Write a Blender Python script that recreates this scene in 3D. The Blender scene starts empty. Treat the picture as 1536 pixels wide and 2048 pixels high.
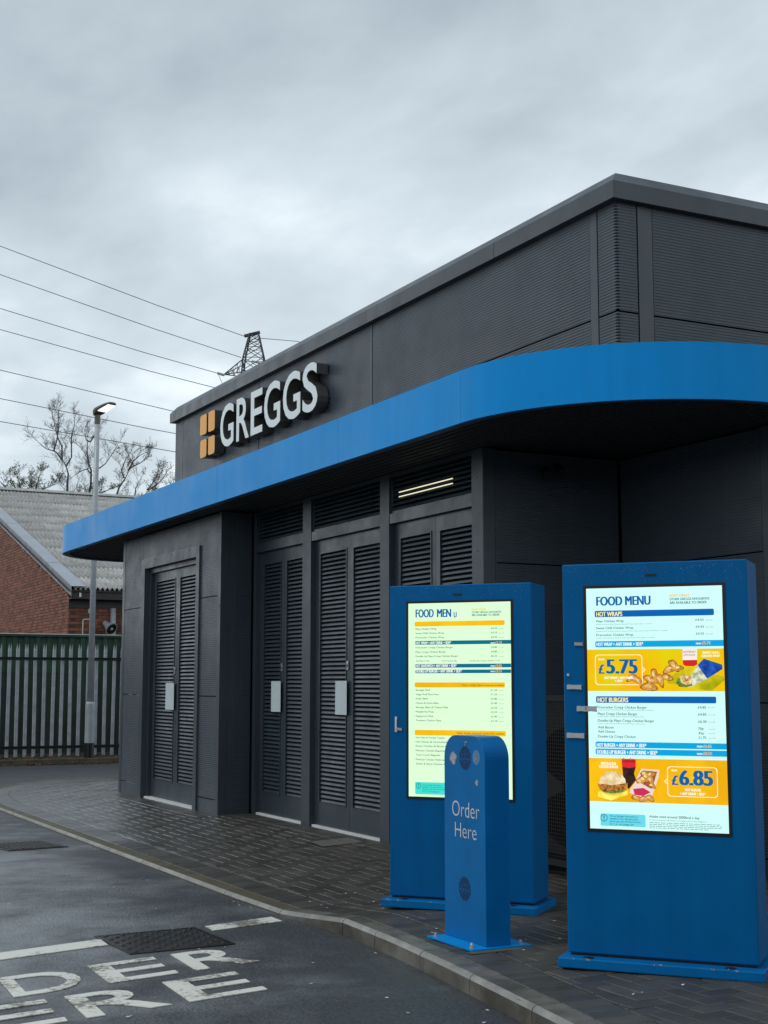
import bpy, math, random
from mathutils import Vector, Matrix
R = math.radians
random.seed(7)
scene = bpy.context.scene
COL = scene.collection

# ------------------------------------------------------------------ camera
cam_d = bpy.data.cameras.new('camera'); cam = bpy.data.objects.new('camera', cam_d); COL.objects.link(cam)
cam.location = (0, 0, 1.32); cam.rotation_euler = (R(90 + 6.984), 0, R(-27.14))
cam_d.sensor_fit = 'VERTICAL'; cam_d.sensor_height = 36; cam_d.lens = 2800 / 2048 * 36
cam_d.clip_start = 0.05; cam_d.clip_end = 3000
scene.camera = cam

# ------------------------------------------------------------------ sky, sun, exposure
SUN_DIR = Vector((-0.72, 0.12, 0.95)).normalized()
world = bpy.data.worlds.new('World'); scene.world = world; world.use_nodes = True
nt = world.node_tree; N = nt.nodes; N.clear(); LK = nt.links.new
def wn(t, **k):
    n = N.new(t)
    for a, b in k.items(): setattr(n, a, b)
    return n
def wmath(op, a, b=None, clamp=False):
    n = wn('ShaderNodeMath', operation=op, use_clamp=clamp)
    for i, s in enumerate((a, b)):
        if s is None: continue
        if isinstance(s, (int, float)): n.inputs[i].default_value = s
        else: LK(s, n.inputs[i])
    return n.outputs[0]
out = wn('ShaderNodeOutputWorld'); bg = wn('ShaderNodeBackground'); bg.inputs[1].default_value = 0.1
tc = wn('ShaderNodeTexCoord'); sep = wn('ShaderNodeSeparateXYZ'); LK(tc.outputs['Generated'], sep.inputs[0])
zz = wmath('ADD', wmath('MAXIMUM', sep.outputs[2], 0.0), 0.16)
cmb = wn('ShaderNodeCombineXYZ'); LK(wmath('DIVIDE', sep.outputs[0], zz), cmb.inputs[0]); LK(wmath('DIVIDE', sep.outputs[1], zz), cmb.inputs[1])
def wnoise(scale, detail, rough, dist, off):
    mp = wn('ShaderNodeMapping'); mp.inputs['Location'].default_value = off; mp.inputs['Rotation'].default_value = (0, 0, R(25)); mp.inputs['Scale'].default_value = (1, 0.62, 1)
    LK(cmb.outputs[0], mp.inputs[0])
    n = wn('ShaderNodeTexNoise'); n.inputs['Scale'].default_value = scale; n.inputs['Detail'].default_value = detail
    n.inputs['Roughness'].default_value = rough; n.inputs['Distortion'].default_value = dist
    LK(mp.outputs[0], n.inputs['Vector']); return n.outputs[0]
n1 = wnoise(0.85, 5, 0.5, 0.15, (3.1, 1.7, 0)); n2 = wnoise(2.6, 7, 0.55, 0.15, (0.3, 5.2, 0))
cl = wmath('ADD', wmath('MULTIPLY', n1, 0.70), wmath('MULTIPLY', n2, 0.30))
# thinner, brighter cloud towards the horizon, heavier overhead
elev = wmath('MULTIPLY', wmath('MAXIMUM', sep.outputs[2], 0.0), 1.95, True)
fac = wmath('SUBTRACT', wmath('ADD', wmath('MULTIPLY', wmath('SUBTRACT', cl, 0.5), 3.2), 1.04), elev, True)
ramp = wn('ShaderNodeValToRGB'); LK(fac, ramp.inputs[0])
e = ramp.color_ramp.elements
e[0].position = 0.0; e[0].color = (0.215, 0.258, 0.292, 1); e[1].position = 1.0; e[1].color = (0.72, 0.775, 0.805, 1)
e2 = ramp.color_ramp.elements.new(0.5); e2.color = (0.395, 0.45, 0.487, 1)
vm = wn('ShaderNodeVectorMath', operation='SCALE'); LK(ramp.outputs[0], vm.inputs[0]); vm.inputs['Scale'].default_value = 16.0
sky = wn('ShaderNodeTexSky', sky_type='NISHITA'); sky.sun_disc = False; sky.sun_elevation = math.asin(SUN_DIR.z); sky.sun_rotation = math.atan2(SUN_DIR.x, SUN_DIR.y)
mx = wn('ShaderNodeMixRGB'); mx.inputs[0].default_value = 0.94; LK(sky.outputs[0], mx.inputs[1]); LK(vm.outputs[0], mx.inputs[2])
LK(mx.outputs[0], bg.inputs[0]); LK(bg.outputs[0], out.inputs[0])
sd = bpy.data.lights.new('sun', 'SUN'); sd.energy = 0.8; sd.angle = R(25); sd.color = (1, 0.97, 0.93)
so = bpy.data.objects.new('sun', sd); COL.objects.link(so); so.rotation_euler = (-SUN_DIR).to_track_quat('-Z', 'Y').to_euler(); so.location = (-20, 5, 30)
vs = scene.view_settings; vs.view_transform = 'Standard'; vs.look = 'None'; vs.gamma = 1; vs.use_curve_mapping = False; vs.exposure = 0.18
scene.cycles.max_bounces = 6; scene.cycles.diffuse_bounces = 3; scene.cycles.glossy_bounces = 3

# ------------------------------------------------------------------ helpers
def tag(o, label=None, cat=None, group=None, kind=None):
    if label: o['label'] = label
    if cat: o['category'] = cat
    if group: o['group'] = group
    if kind: o['kind'] = kind
    return o
def empty(name, loc=(0, 0, 0), rz=0.0):
    o = bpy.data.objects.new(name, None); COL.objects.link(o); o.location = loc; o.rotation_euler = (0, 0, rz); o.empty_display_size = 0.1
    return o
def base_of(p):
    """summed location of an unrotated chain of parents: meshes are drawn in world metres and shifted to it"""
    v = Vector((0, 0, 0))
    while p is not None:
        v += p.location; p = p.parent
    return v
class MB:
    def __init__(s): s.v = []; s.f = []; s.m = []; s.smooth = False
    def add(s, pts, faces, mi=0):
        b = len(s.v); s.v += [tuple(p) for p in pts]; s.f += [tuple(i + b for i in f) for f in faces]; s.m += [mi] * len(faces); return s
    def box(s, x0, x1, y0, y1, z0, z1, mi=0):
        p = [(x, y, z) for z in (z0, z1) for y in (y0, y1) for x in (x0, x1)]
        return s.add(p, [(0, 2, 3, 1), (4, 5, 7, 6), (0, 1, 5, 4), (2, 6, 7, 3), (0, 4, 6, 2), (1, 3, 7, 5)], mi)
    def prism(s, prof, fn, t0, t1, mi=0, caps=True):
        """profile points (a, b) swept from t0 to t1, fn(a, b, t) -> point"""
        n = len(prof); p = [fn(a, b, t) for t in (t0, t1) for a, b in prof]
        fs = [(i, (i + 1) % n, n + (i + 1) % n, n + i) for i in range(n)]
        if caps: fs += [tuple(range(n - 1, -1, -1)), tuple(range(n, 2 * n))]
        return s.add(p, fs, mi)
    def tube(s, path, rad, n=8, mi=0, caps=True):
        path = [Vector(p) for p in path]; rad = rad if isinstance(rad, (list, tuple)) else [rad] * len(path); b = []
        up = None
        for i, p in enumerate(path):
            d = (path[min(i + 1, len(path) - 1)] - path[max(i - 1, 0)]).normalized()
            if up is None: up = d.orthogonal().normalized()
            up = (up - d * up.dot(d)); up = up.normalized() if up.length > 1e-6 else d.orthogonal().normalized()
            w = d.cross(up)
            b += [p + (up * math.cos(2 * math.pi * k / n) + w * math.sin(2 * math.pi * k / n)) * rad[i] for k in range(n)]
        fs = [(i * n + k, i * n + (k + 1) % n, (i + 1) * n + (k + 1) % n, (i + 1) * n + k) for i in range(len(path) - 1) for k in range(n)]
        if caps: fs += [tuple(range(n - 1, -1, -1)), tuple((len(path) - 1) * n + k for k in range(n))]
        return s.add(b, fs, mi)
    def lathe(s, prof, c=(0, 0, 0), n=20, mi=0):
        """(radius, z) profile round a vertical axis at c"""
        p = [(c[0] + r * math.cos(2 * math.pi * k / n), c[1] + r * math.sin(2 * math.pi * k / n), c[2] + z) for r, z in prof for k in range(n)]
        fs = [(i * n + k, i * n + (k + 1) % n, (i + 1) * n + (k + 1) % n, (i + 1) * n + k) for i in range(len(prof) - 1) for k in range(n)]
        fs += [tuple(range(n - 1, -1, -1)), tuple((len(prof) - 1) * n + k for k in range(n))]
        return s.add(p, fs, mi)
    def ribs(s, org, u, nrm, length, z0, z1, pitch=0.02, depth=0.0026, edge=0.02, mi=0, e0=0, e1=0):
        """sheet with horizontal micro ribs; org is its lower left corner, u along it, nrm outwards"""
        org, u, nrm = Vector(org), Vector(u), Vector(nrm); pts = []
        nb = max(1, round((z1 - z0) / pitch)); pitch = (z1 - z0) / nb
        for i in range(nb):
            z = z0 + i * pitch; pts += [(z, 0), (z + .28 * pitch, 0), (z + .42 * pitch, 1), (z + .86 * pitch, 1)]
        pts.append((z1, 0)); b = []
        for z, d in pts:
            q = Vector((org.x, org.y, z)) + nrm * (d * depth); b += [q - u * (d * depth * e0), q + u * (length + d * depth * e1)]
        k = len(pts)
        s.add(b, [(2 * i, 2 * i + 1, 2 * i + 3, 2 * i + 2) for i in range(k - 1)], mi)
        A, B = Vector((org.x, org.y, z0)), Vector((org.x, org.y, z1)); L = u * length; I = -nrm * edge
        for a, c in ((A, A + L), (A + L, B + L), (B + L, B), (B, A)): s.add([a, c, c + I, a + I], [(0, 1, 2, 3)], mi)
        return s
    def build(s, name, mats, parent=None, local=False, smooth=None):
        sh = Vector((0, 0, 0)) if local else base_of(parent)
        me = bpy.data.meshes.new(name); me.from_pydata([(x - sh.x, y - sh.y, z - sh.z) for x, y, z in s.v], [], s.f)
        for m in (mats if isinstance(mats, (list, tuple)) else [mats]): me.materials.append(m)
        me.polygons.foreach_set('material_index', s.m)
        if smooth: me.polygons.foreach_set('use_smooth', [True] * len(me.polygons))
        me.update(); me.validate()
        o = bpy.data.objects.new(name, me); COL.objects.link(o); o.parent = parent
        return o
def clone(o, parent, loc):
    c = o.copy(); COL.objects.link(c); c.parent = parent; c.location = loc; return c
def fix_normals(o):
    import bmesh
    bm = bmesh.new(); bm.from_mesh(o.data); bmesh.ops.recalc_face_normals(bm, faces=bm.faces); bm.to_mesh(o.data); bm.free(); return o
def bevel(o, w=0.004, seg=2):
    m = o.modifiers.new('bevel', 'BEVEL'); m.width = w; m.segments = seg; m.limit_method = 'ANGLE'; return o

# ------------------------------------------------------------------ materials
def mat(name, col, rough=0.5, metal=0.0, spec=0.5, var=0.0, vscale=3.0, rvar=0.0, rscale=4.0, bump=0.0, bscale=60.0, island=0.0, emit=None, streak=0.0, col2=None, cscale=2.0, bdist=0.002, coat=0.0, coat_r=0.12, coat_ior=1.5):
    m = bpy.data.materials.new(name); m.use_nodes = True; t = m.node_tree; n = t.nodes; p = n['Principled BSDF']; L = t.links.new
    p.inputs['Base Color'].default_value = (*col, 1); p.inputs['Roughness'].default_value = rough; p.inputs['Metallic'].default_value = metal
    p.inputs['Specular IOR Level'].default_value = spec
    geo = n.new('ShaderNodeNewGeometry')
    def noise(scale, det=5, vec=None):
        q = n.new('ShaderNodeTexNoise'); q.inputs['Scale'].default_value = scale; q.inputs['Detail'].default_value = det; q.inputs['Roughness'].default_value = 0.6
        L(vec if vec else geo.outputs['Position'], q.inputs['Vector']); return q.outputs[0]
    def mapr(v, a, b, lo=0.3, hi=0.7):
        q = n.new('ShaderNodeMapRange'); q.inputs[1].default_value = lo; q.inputs[2].default_value = hi; q.inputs[3].default_value = a; q.inputs[4].default_value = b; L(v, q.inputs[0]); return q.outputs[0]
    cur = None
    if col2:
        q = n.new('ShaderNodeMixRGB'); L(mapr(noise(cscale), 0, 1, .42, .62), q.inputs[0]); q.inputs[1].default_value = (*col, 1); q.inputs[2].default_value = (*col2, 1); cur = q.outputs[0]
    fac = None
    def mul(a, b):
        q = n.new('ShaderNodeMath'); q.operation = 'MULTIPLY'; L(a, q.inputs[0]); L(b, q.inputs[1]); return q.outputs[0]
    if var: fac = mapr(noise(vscale), 1 - var, 1 + var)
    if streak:
        mp = n.new('ShaderNodeMapping'); mp.inputs['Scale'].default_value = (9, 9, 0.35); L(geo.outputs['Position'], mp.inputs[0])
        s_ = mapr(noise(1.0, 4, mp.outputs[0]), 1 - streak, 1 + streak); fac = mul(fac, s_) if fac else s_
    if island:
        oi = n.new('ShaderNodeObjectInfo'); ad = n.new('ShaderNodeMath'); ad.operation = 'ADD'; L(oi.outputs['Random'], ad.inputs[0]); L(geo.outputs['Random Per Island'], ad.inputs[1])
        fr = n.new('ShaderNodeMath'); fr.operation = 'FRACT'; L(ad.outputs[0], fr.inputs[0]); i_ = mapr(fr.outputs[0], 1 - island, 1 + island, 0, 1); fac = mul(fac, i_) if fac else i_
    if fac:
        q = n.new('ShaderNodeVectorMath'); q.operation = 'SCALE'
        if cur: L(cur, q.inputs[0])
        else: q.inputs[0].default_value = col
        L(fac, q.inputs['Scale']); cur = q.outputs[0]
    if cur: L(cur, p.inputs['Base Color'])
    if rvar: L(mapr(noise(rscale), max(0.02, rough - rvar), min(1, rough + rvar)), p.inputs['Roughness'])
    if bump:
        b = n.new('ShaderNodeBump'); b.inputs['Strength'].default_value = bump; b.inputs['Distance'].default_value = bdist; L(noise(bscale, 4), b.inputs['Height']); L(b.outputs[0], p.inputs['Normal'])
    if coat:                                                        # a film of rain water, broken into wetter and drier patches
        L(mapr(noise(0.7, 6), coat * .3, coat, .40, .56), p.inputs['Coat Weight']); p.inputs['Coat Roughness'].default_value = coat_r; p.inputs['Coat IOR'].default_value = coat_ior
        if bump: L(b.outputs[0], p.inputs['Coat Normal'])
    if emit:
        p.inputs['Emission Color'].default_value = (*emit[:3], 1); p.inputs['Emission Strength'].default_value = emit[3] if len(emit) > 3 else 1.0
    return m
def s2l(r, g, b):
    return tuple(((c / 255 + 0.055) / 1.055) ** 2.4 if c > 10 else c / 255 / 12.92 for c in (r, g, b))
def glow(name, rgb, k=1.0):
    return mat(name, (0.01, 0.01, 0.01), 0.12, spec=0.25, emit=(*s2l(*rgb), k))

M = {}
M['clad'] = mat('anthracite_cladding', (0.047, 0.062, 0.081), 0.40, spec=0.65, var=0.06, vscale=1.2, streak=0.06, rvar=0.08)
M['trim'] = mat('anthracite_trim', (0.044, 0.057, 0.073), 0.42, spec=0.7, var=0.06, vscale=1.5, rvar=0.08)
M['door'] = mat('dark_slate_door_paint', (0.027, 0.042, 0.055), 0.36, spec=0.75, var=0.08, vscale=2.5, rvar=0.1, streak=0.05)
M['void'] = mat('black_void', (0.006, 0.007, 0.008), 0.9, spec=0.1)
M['coping'] = mat('grey_coping_metal', (0.044, 0.054, 0.065), 0.40, spec=0.65, var=0.12, vscale=1.4, rvar=0.1, streak=0.08)
M['soffit'] = mat('dark_soffit', (0.022, 0.026, 0.03), 0.5)
M['fascia'] = mat('sky_blue_fascia_paint', (0.0, 0.290, 0.74), 0.42, spec=0.14, var=0.05, vscale=0.9, rvar=0.07, rscale=1.5, streak=0.05, bump=0.2, bscale=2.0, bdist=0.02)
M['kiosk'] = mat('deep_blue_powder_coat', (0.0, 0.128, 0.355), 0.42, spec=0.12, streak=0.07, var=0.08, vscale=2.5, rvar=0.06, bump=0.12, bscale=400, bdist=0.0006)
M['post'] = mat('blue_powder_coat', (0.0, 0.158, 0.44), 0.38, spec=0.18, streak=0.06, var=0.09, vscale=4, rvar=0.06, bump=0.12, bscale=400, bdist=0.0006)
M['white'] = mat('white_paint', (0.74, 0.75, 0.74), 0.45, var=0.08, vscale=8)
M['plate'] = mat('pale_grey_plate', (0.58, 0.66, 0.68), 0.45, var=0.05, vscale=6)
M['steel'] = mat('galvanised_steel', (0.42, 0.45, 0.47), 0.42, metal=0.1, var=0.16, vscale=9, rvar=0.12)
M['bright_steel'] = mat('bright_steel', (0.62, 0.63, 0.64), 0.25, metal=0.9)
M['alu_return'] = mat('brushed_grey_letter_return', (0.15, 0.15, 0.145), 0.30, metal=0.6, var=0.1, vscale=5)
M['letter'] = mat('white_letter_face', (0.80, 0.86, 0.88), 0.35, var=0.03, vscale=5)
M['orange'] = mat('orange_tile_face', (0.95, 0.40, 0.03), 0.4, var=0.04, vscale=5)
M['black'] = mat('black_plastic', (0.012, 0.013, 0.015), 0.35)
M['asphalt'] = mat('wet_asphalt', (0.034, 0.038, 0.044), 0.42, spec=0.4, var=0.92, vscale=85, rvar=0.1, bump=1.0, bscale=60, bdist=0.009, coat=1.0, coat_r=0.26, coat_ior=2.2)
M['paver'] = mat('wet_charcoal_paver', (0.062, 0.056, 0.047), 0.46, coat=0.8, coat_r=0.20, coat_ior=1.6, spec=0.5, var=0.25, vscale=5, island=0.3, rvar=0.13, rscale=1.3, bump=0.5, bscale=170, bdist=0.0015)
M['joint'] = mat('gritty_joint_sand', (0.055, 0.05, 0.042), 0.42, var=0.4, vscale=40, bump=0.8, bscale=120, bdist=0.004)
M['kerb'] = mat('concrete_kerb', (0.165, 0.155, 0.135), 0.50, var=0.3, vscale=5, col2=(0.075, 0.066, 0.050), cscale=3.2, rvar=0.14, bump=0.4, bscale=120, bdist=0.002, island=0.08)
M['kerb_nose'] = mat('kerb_nose_highlight', (0.27, 0.26, 0.235), 0.38, var=0.35, vscale=7)  # paler colour paints the highlight along the wet outer edge
M['mossy_kerb'] = mat('mossy_kerb_concrete', (0.105, 0.090, 0.052), 0.55, var=0.3, vscale=4, bump=0.5, bscale=90, island=0.1)
M['roadpaint'] = None
M['iron'] = mat('cast_iron_cover', (0.045, 0.042, 0.040), 0.32, metal=0.55, var=0.3, vscale=20, rvar=0.1)
M['soil'] = mat('dark_leafy_soil', (0.045, 0.036, 0.027), 0.8, var=0.5, vscale=12, bump=0.8, bscale=25, bdist=0.03)
M['brick'] = mat('red_brick', (0.235, 0.083, 0.050), 0.75, var=0.2, vscale=3, island=0.36, bump=0.4, bscale=60)
M['mortar'] = mat('brick_mortar', (0.075, 0.055, 0.046), 0.9, var=0.2, vscale=6)
M['asbestos'] = mat('grey_fibre_cement', (0.47, 0.47, 0.455), 0.7, var=0.14, vscale=5, island=0.14, col2=(0.36, 0.36, 0.34), cscale=3.5)
M['lead'] = mat('pale_zinc_flashing', (0.42, 0.45, 0.50), 0.40, metal=0.25, var=0.1, vscale=2)
M['darkwood'] = mat('dark_brown_fascia_board', (0.030, 0.026, 0.026), 0.5, var=0.2, vscale=3)
M['green'] = mat('green_corrugated_steel', (0.022, 0.062, 0.036), 0.55, var=0.35, vscale=2.2, streak=0.2)
M['green_dark'] = mat('lower_dark_green_steel', (0.016, 0.036, 0.026), 0.7, var=0.4, vscale=2.0, streak=0.25)  # darker green for the lower part of each sheet
M['chain'] = mat('dull_chain_link', (0.10, 0.11, 0.11), 0.6)
M['pale_galv'] = mat('weathered_palisade_steel', (0.43, 0.46, 0.48), 0.5, metal=0.0, var=0.2, vscale=8)
M['rail'] = mat('dark_green_rail', (0.018, 0.032, 0.027), 0.5)
M['bark'] = mat('dark_bark', (0.095, 0.088, 0.084), 0.9, var=0.25, vscale=3)
M['leafbud'] = mat('pale_green_buds', (0.20, 0.22, 0.13), 0.7, island=0.3)
M['casing'] = mat('dark_condenser_casing', (0.020, 0.023, 0.026), 0.6, spec=0.2)
M['dead_leaf'] = mat('dead_brown_leaf', (0.15, 0.062, 0.030), 0.7, island=0.55)
M['tower'] = mat('grey_lattice_steel', (0.06, 0.065, 0.072), 0.6)
M['wire'] = mat('dark_overhead_wire', (0.07, 0.075, 0.085), 0.6)
M['ceramic'] = mat('pale_insulator', (0.55, 0.58, 0.56), 0.3)
M['tape'] = mat('silver_tape', (0.52, 0.55, 0.58), 0.45, var=0.1, vscale=40)
M['spot'] = mat('dried_rain_spot', (0.30, 0.38, 0.48), 0.5)
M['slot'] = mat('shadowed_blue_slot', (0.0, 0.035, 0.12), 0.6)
M['residue'] = mat('torn_paper_residue', (0.42, 0.40, 0.40), 0.8, var=0.25, vscale=60)
M['lamp_glow'] = mat('lit_lamp_panel', (0.8, 0.8, 0.8), 0.3, emit=(1, 0.99, 0.96, 1.1))
M['tube_glow'] = mat('lit_strip_tube', (0.8, 0.8, 0.8), 0.3, emit=(1, 0.93, 0.62, 0.8))
M['wire_mesh'] = mat('dark_wire_mesh', (0.035, 0.037, 0.036), 0.6)
M['lamp_body'] = mat('olive_grey_lamp_housing', (0.11, 0.105, 0.085), 0.45)
M['manhole_conc'] = mat('concrete_infill_cover', (0.16, 0.155, 0.14), 0.45, var=0.2, vscale=10, bump=0.4, bscale=60)

def wet(m, cx, cy, sx, sy, lo, hi, ior, rough):
    t = m.node_tree; n = t.nodes; L = t.links.new; p = n['Principled BSDF']; geo = n.new('ShaderNodeNewGeometry'); sp = n.new('ShaderNodeSeparateXYZ'); L(geo.outputs['Position'], sp.inputs[0])
    def mth(op, a, b=None, cl_=False):
        q = n.new('ShaderNodeMath'); q.operation = op; q.use_clamp = cl_
        for i, v in enumerate((a, b)):
            if v is None: continue
            if isinstance(v, (int, float)): q.inputs[i].default_value = v
            else: L(v, q.inputs[i])
        return q.outputs[0]
    ex = mth('POWER', mth('DIVIDE', mth('SUBTRACT', sp.outputs[0], cx), sx), 2); ey = mth('POWER', mth('DIVIDE', mth('SUBTRACT', sp.outputs[1], cy), sy), 2)
    no = n.new('ShaderNodeTexNoise'); no.inputs['Scale'].default_value = 1.5; no.inputs['Detail'].default_value = 6; no.inputs['Roughness'].default_value = .65; L(geo.outputs['Position'], no.inputs['Vector'])
    v = mth('ADD', mth('SUBTRACT', 1.0, mth('SQRT', mth('ADD', ex, ey))), mth('MULTIPLY', mth('SUBTRACT', no.outputs[0], .5), 2.2))
    mr = n.new('ShaderNodeMapRange'); mr.interpolation_type = 'SMOOTHSTEP'; mr.inputs[1].default_value = -.25; mr.inputs[2].default_value = .75; mr.inputs[3].default_value = lo; mr.inputs[4].default_value = hi; L(v, mr.inputs[0])
    L(mr.outputs[0], p.inputs['Coat Weight']); p.inputs['Coat IOR'].default_value = ior; p.inputs['Coat Roughness'].default_value = rough
wet(M['asphalt'], 0.9, 11.0, 2.4, 6.5, .10, 1.0, 4.2, .45)
wet(M['paver'], 3.9, 17.0, 2.0, 6.0, .04, 1.0, 3.2, .28)

# worn road paint: a mask with a shape of its own lets the asphalt show through
def worn_paint():
    m = mat('worn_white_road_paint', (0.62, 0.61, 0.55), 0.42, bump=0.6, bscale=120, bdist=0.003); t = m.node_tree; n = t.nodes; L = t.links.new; p = n['Principled BSDF']
    geo = n.new('ShaderNodeNewGeometry'); a = n.new('ShaderNodeTexNoise'); a.inputs['Scale'].default_value = 34; a.inputs['Detail'].default_value = 7; a.inputs['Roughness'].default_value = 0.7; L(geo.outputs['Position'], a.inputs['Vector'])
    b = n.new('ShaderNodeTexNoise'); b.inputs['Scale'].default_value = 3.2; b.inputs['Detail'].default_value = 2; L(geo.outputs['Position'], b.inputs['Vector'])
    ad = n.new('ShaderNodeMath'); ad.operation = 'ADD'; L(a.outputs[0], ad.inputs[0]); L(b.outputs[0], ad.inputs[1])
    mr = n.new('ShaderNodeMapRange'); mr.inputs[1].default_value = 1.00; mr.inputs[2].default_value = 1.18; L(ad.outputs[0], mr.inputs[0])
    mxx = n.new('ShaderNodeMixRGB'); L(mr.outputs[0], mxx.inputs[0]); mxx.inputs[1].default_value = (0.84, 0.82, 0.74, 1); mxx.inputs[2].default_value = (0.22, 0.20, 0.16, 1); L(mxx.outputs[0], p.inputs['Base Color'])
    return m
M['roadpaint'] = worn_paint()

# ------------------------------------------------------------------ lettering: outlines from the built-in font as flat faces
_TXT = {}
def prepare_text(items):
    items = [i for i in dict.fromkeys(items) if i not in _TXT]; objs = []
    for s, off in items:
        cu = bpy.data.curves.new('lettering', 'FONT'); cu.body = s; cu.size = 1.0; cu.offset = off; cu.resolution_u = 4; cu.fill_mode = 'FRONT'
        o = bpy.data.objects.new('lettering', cu); COL.objects.link(o); objs.append(o)
    dg = bpy.context.evaluated_depsgraph_get(); dg.update()
    for (s, off), o in zip(items, objs):
        me = bpy.data.meshes.new_from_object(o.evaluated_get(dg))
        vs_ = [(v.co.x, v.co.y) for v in me.vertices]; fs_ = [tuple(p.vertices) for p in me.polygons]
        _TXT[(s, off)] = (vs_, fs_); bpy.data.meshes.remove(me)
        cu = o.data; bpy.data.objects.remove(o); bpy.data.curves.remove(cu)
def text_bb(s, off):
    v = _TXT[(s, off)][0]; xs = [a for a, b in v]; ys = [b for a, b in v]; return min(xs), max(xs), min(ys), max(ys)
def text_faces(mb, s, off, fn, depth=None, mi=0, mi_side=0):
    """fn(a, b, w): a, b in font units, w = 0 front, 1 back"""
    v, f = _TXT[(s, off)]; mb.add([fn(a, b, 0) for a, b in v], f, mi)
    if depth:
        cnt = {}
        for p in f:
            for i in range(len(p)):
                e_ = (p[i], p[(i + 1) % len(p)]); k_ = tuple(sorted(e_)); cnt.setdefault(k_, []).append(e_)
        for k_, es in cnt.items():
            if len(es) == 1:
                i, j = es[0]; mb.add([fn(*v[i], 0), fn(*v[i], 1), fn(*v[j], 1), fn(*v[j], 0)], [(0, 1, 2, 3)], mi_side)

# ------------------------------------------------------------------ the ground
rd = MB(); rd.add([(-400, -400, -0.09), (500, -400, -0.09), (500, 700, -0.09), (-400, 700, -0.09)], [(0, 1, 2, 3)])
tag(rd.build('road', M['asphalt']), kind='structure')

# added bank, unseen behind the camera, shaped to block low sky light
bk_ = MB()
for pts_ in ([(-14, 60), (-14, -13), (60, -13)],):
    for (xa, ya), (xb, yb) in zip(pts_, pts_[1:]):
        d_ = Vector((xb - xa, yb - ya)).normalized(); o_ = Vector((d_.y, -d_.x)) * (1 if d_.y < 0 else 1)
        n_ = 24
        for i in range(n_):
            q_ = []
            for t in (i / n_, (i + 1) / n_):
                px, py = xa + (xb - xa) * t, ya + (yb - ya) * t
                for w_, h_ in ((0, -.1), (3, 3.2), (7, 4.8), (16, 5.2)): q_.append((px - (w_ if d_.x == 0 else 0), py - (w_ if d_.x else 0), h_ + (0.25 * math.sin(px * .7 + py * .9) if h_ > 0 else 0)))
            bk_.add(q_, [(k, k + 1, k + 5, k + 4) for k in range(3)])
tag(fix_normals(bk_.build('unseen_shading_bank', mat('added_bank_grass', (0.045, 0.06, 0.025), 0.9, var=0.3, vscale=2))), kind='structure')

KP = [(0.5, 2.15), (2.0, 2.62), (3.2, 2.95), (4.3, 3.17), (5.3, 3.31), (6.0, 3.40), (6.7, 3.47), (7.345, 3.505), (8.1, 3.458), (9.0, 3.44), (16.1, 3.44)]
def kerb_x(y):
    for (a, p), (b, q) in zip(KP, KP[1:]):
        if y <= b: return p + (q - p) * (y - a) / (b - a)
    return 3.44
PEX = 2.25
def ell(x, y):
    u = max(0.0, 6.2 - x) / 2.76; v = (y - 16.1) / 4.65
    return (u ** PEX + max(0, v) ** PEX) ** (1 / PEX)
def kd(x, y):
    if y <= 16.1: return (x - kerb_x(y)) * 0.985
    e0 = ell(x, y); h = 1e-3; g = math.hypot((ell(x + h, y) - e0) / h, (ell(x, y + h) - e0) / h)
    return (1 - e0) / max(g, 0.1)
def kz(y): return -0.06 * min(1, max(0, (y - 7.345) / 0.755))
def pz(x, y):
    d = kd(x, y); return kz(y) * (1 - min(1, max(0, (d - 0.1) / 1.5))) + 0.015 * min(2.0, max(0, d - 0.1))

bed = MB(); idx = {}
xs = [2.1 + 0.1 * i for i in range(84)]; ys = [0.5 + 0.1 * j for j in range(204)]
for j in range(len(ys) - 1):
    for i in range(len(xs) - 1):
        if kd(xs[i] + .05, ys[j] + .05) < 0.06: continue
        q = []
        for a, b in ((i, j), (i + 1, j), (i + 1, j + 1), (i, j + 1)):
            if (a, b) not in idx: idx[(a, b)] = len(bed.v); bed.v.append((xs[a], ys[b], pz(xs[a], ys[b]) - 0.0065))
            q.append(idx[(a, b)])
        bed.f.append(tuple(q)); bed.m.append(0)
pavement = tag(bed.build('pavement', M['joint']), kind='structure')

# kerb stones, each one laid along the edge
path = []
y = 0.5
while y < 16.1: path.append((kerb_x(y), y)); y += 0.05
for k in range(181):
    a = R(90 * k / 180); path.append((6.2 - 2.76 * math.cos(a) ** (2 / PEX), 16.1 + 4.65 * math.sin(a) ** (2 / PEX)))
for k in range(1, 80): path.append((6.2 + 0.05 * k, 20.75))
cum = [0]
for a, b in zip(path, path[1:]): cum.append(cum[-1] + math.dist(a, b))
def along(s):
    s = min(max(s, 0), cum[-1] - 1e-6)
    lo, hi = 0, len(cum) - 1
    while hi - lo > 1:
        m_ = (lo + hi) // 2
        if cum[m_] <= s: lo = m_
        else: hi = m_
    t = (s - cum[lo]) / max(1e-9, cum[hi] - cum[lo]); a, b = path[lo], path[hi]; d = Vector((b[0] - a[0], b[1] - a[1])); d = d.normalized() if d.length else Vector((0, 1))
    return Vector((a[0] + (b[0] - a[0]) * t, a[1] + (b[1] - a[1]) * t)), d
def s_of_y(yy):
    for i, p in enumerate(path):
        if p[1] >= yy: return cum[i]
joints = [s_of_y(v) for v in (0.6, 1.5, 2.4, 3.15, 3.78, 4.4, 5.03, 5.66, 6.28, 6.87, 7.345, 8.1)]
while joints[-1] < cum[-1] - 1: joints.append(joints[-1] + 0.915)
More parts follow.
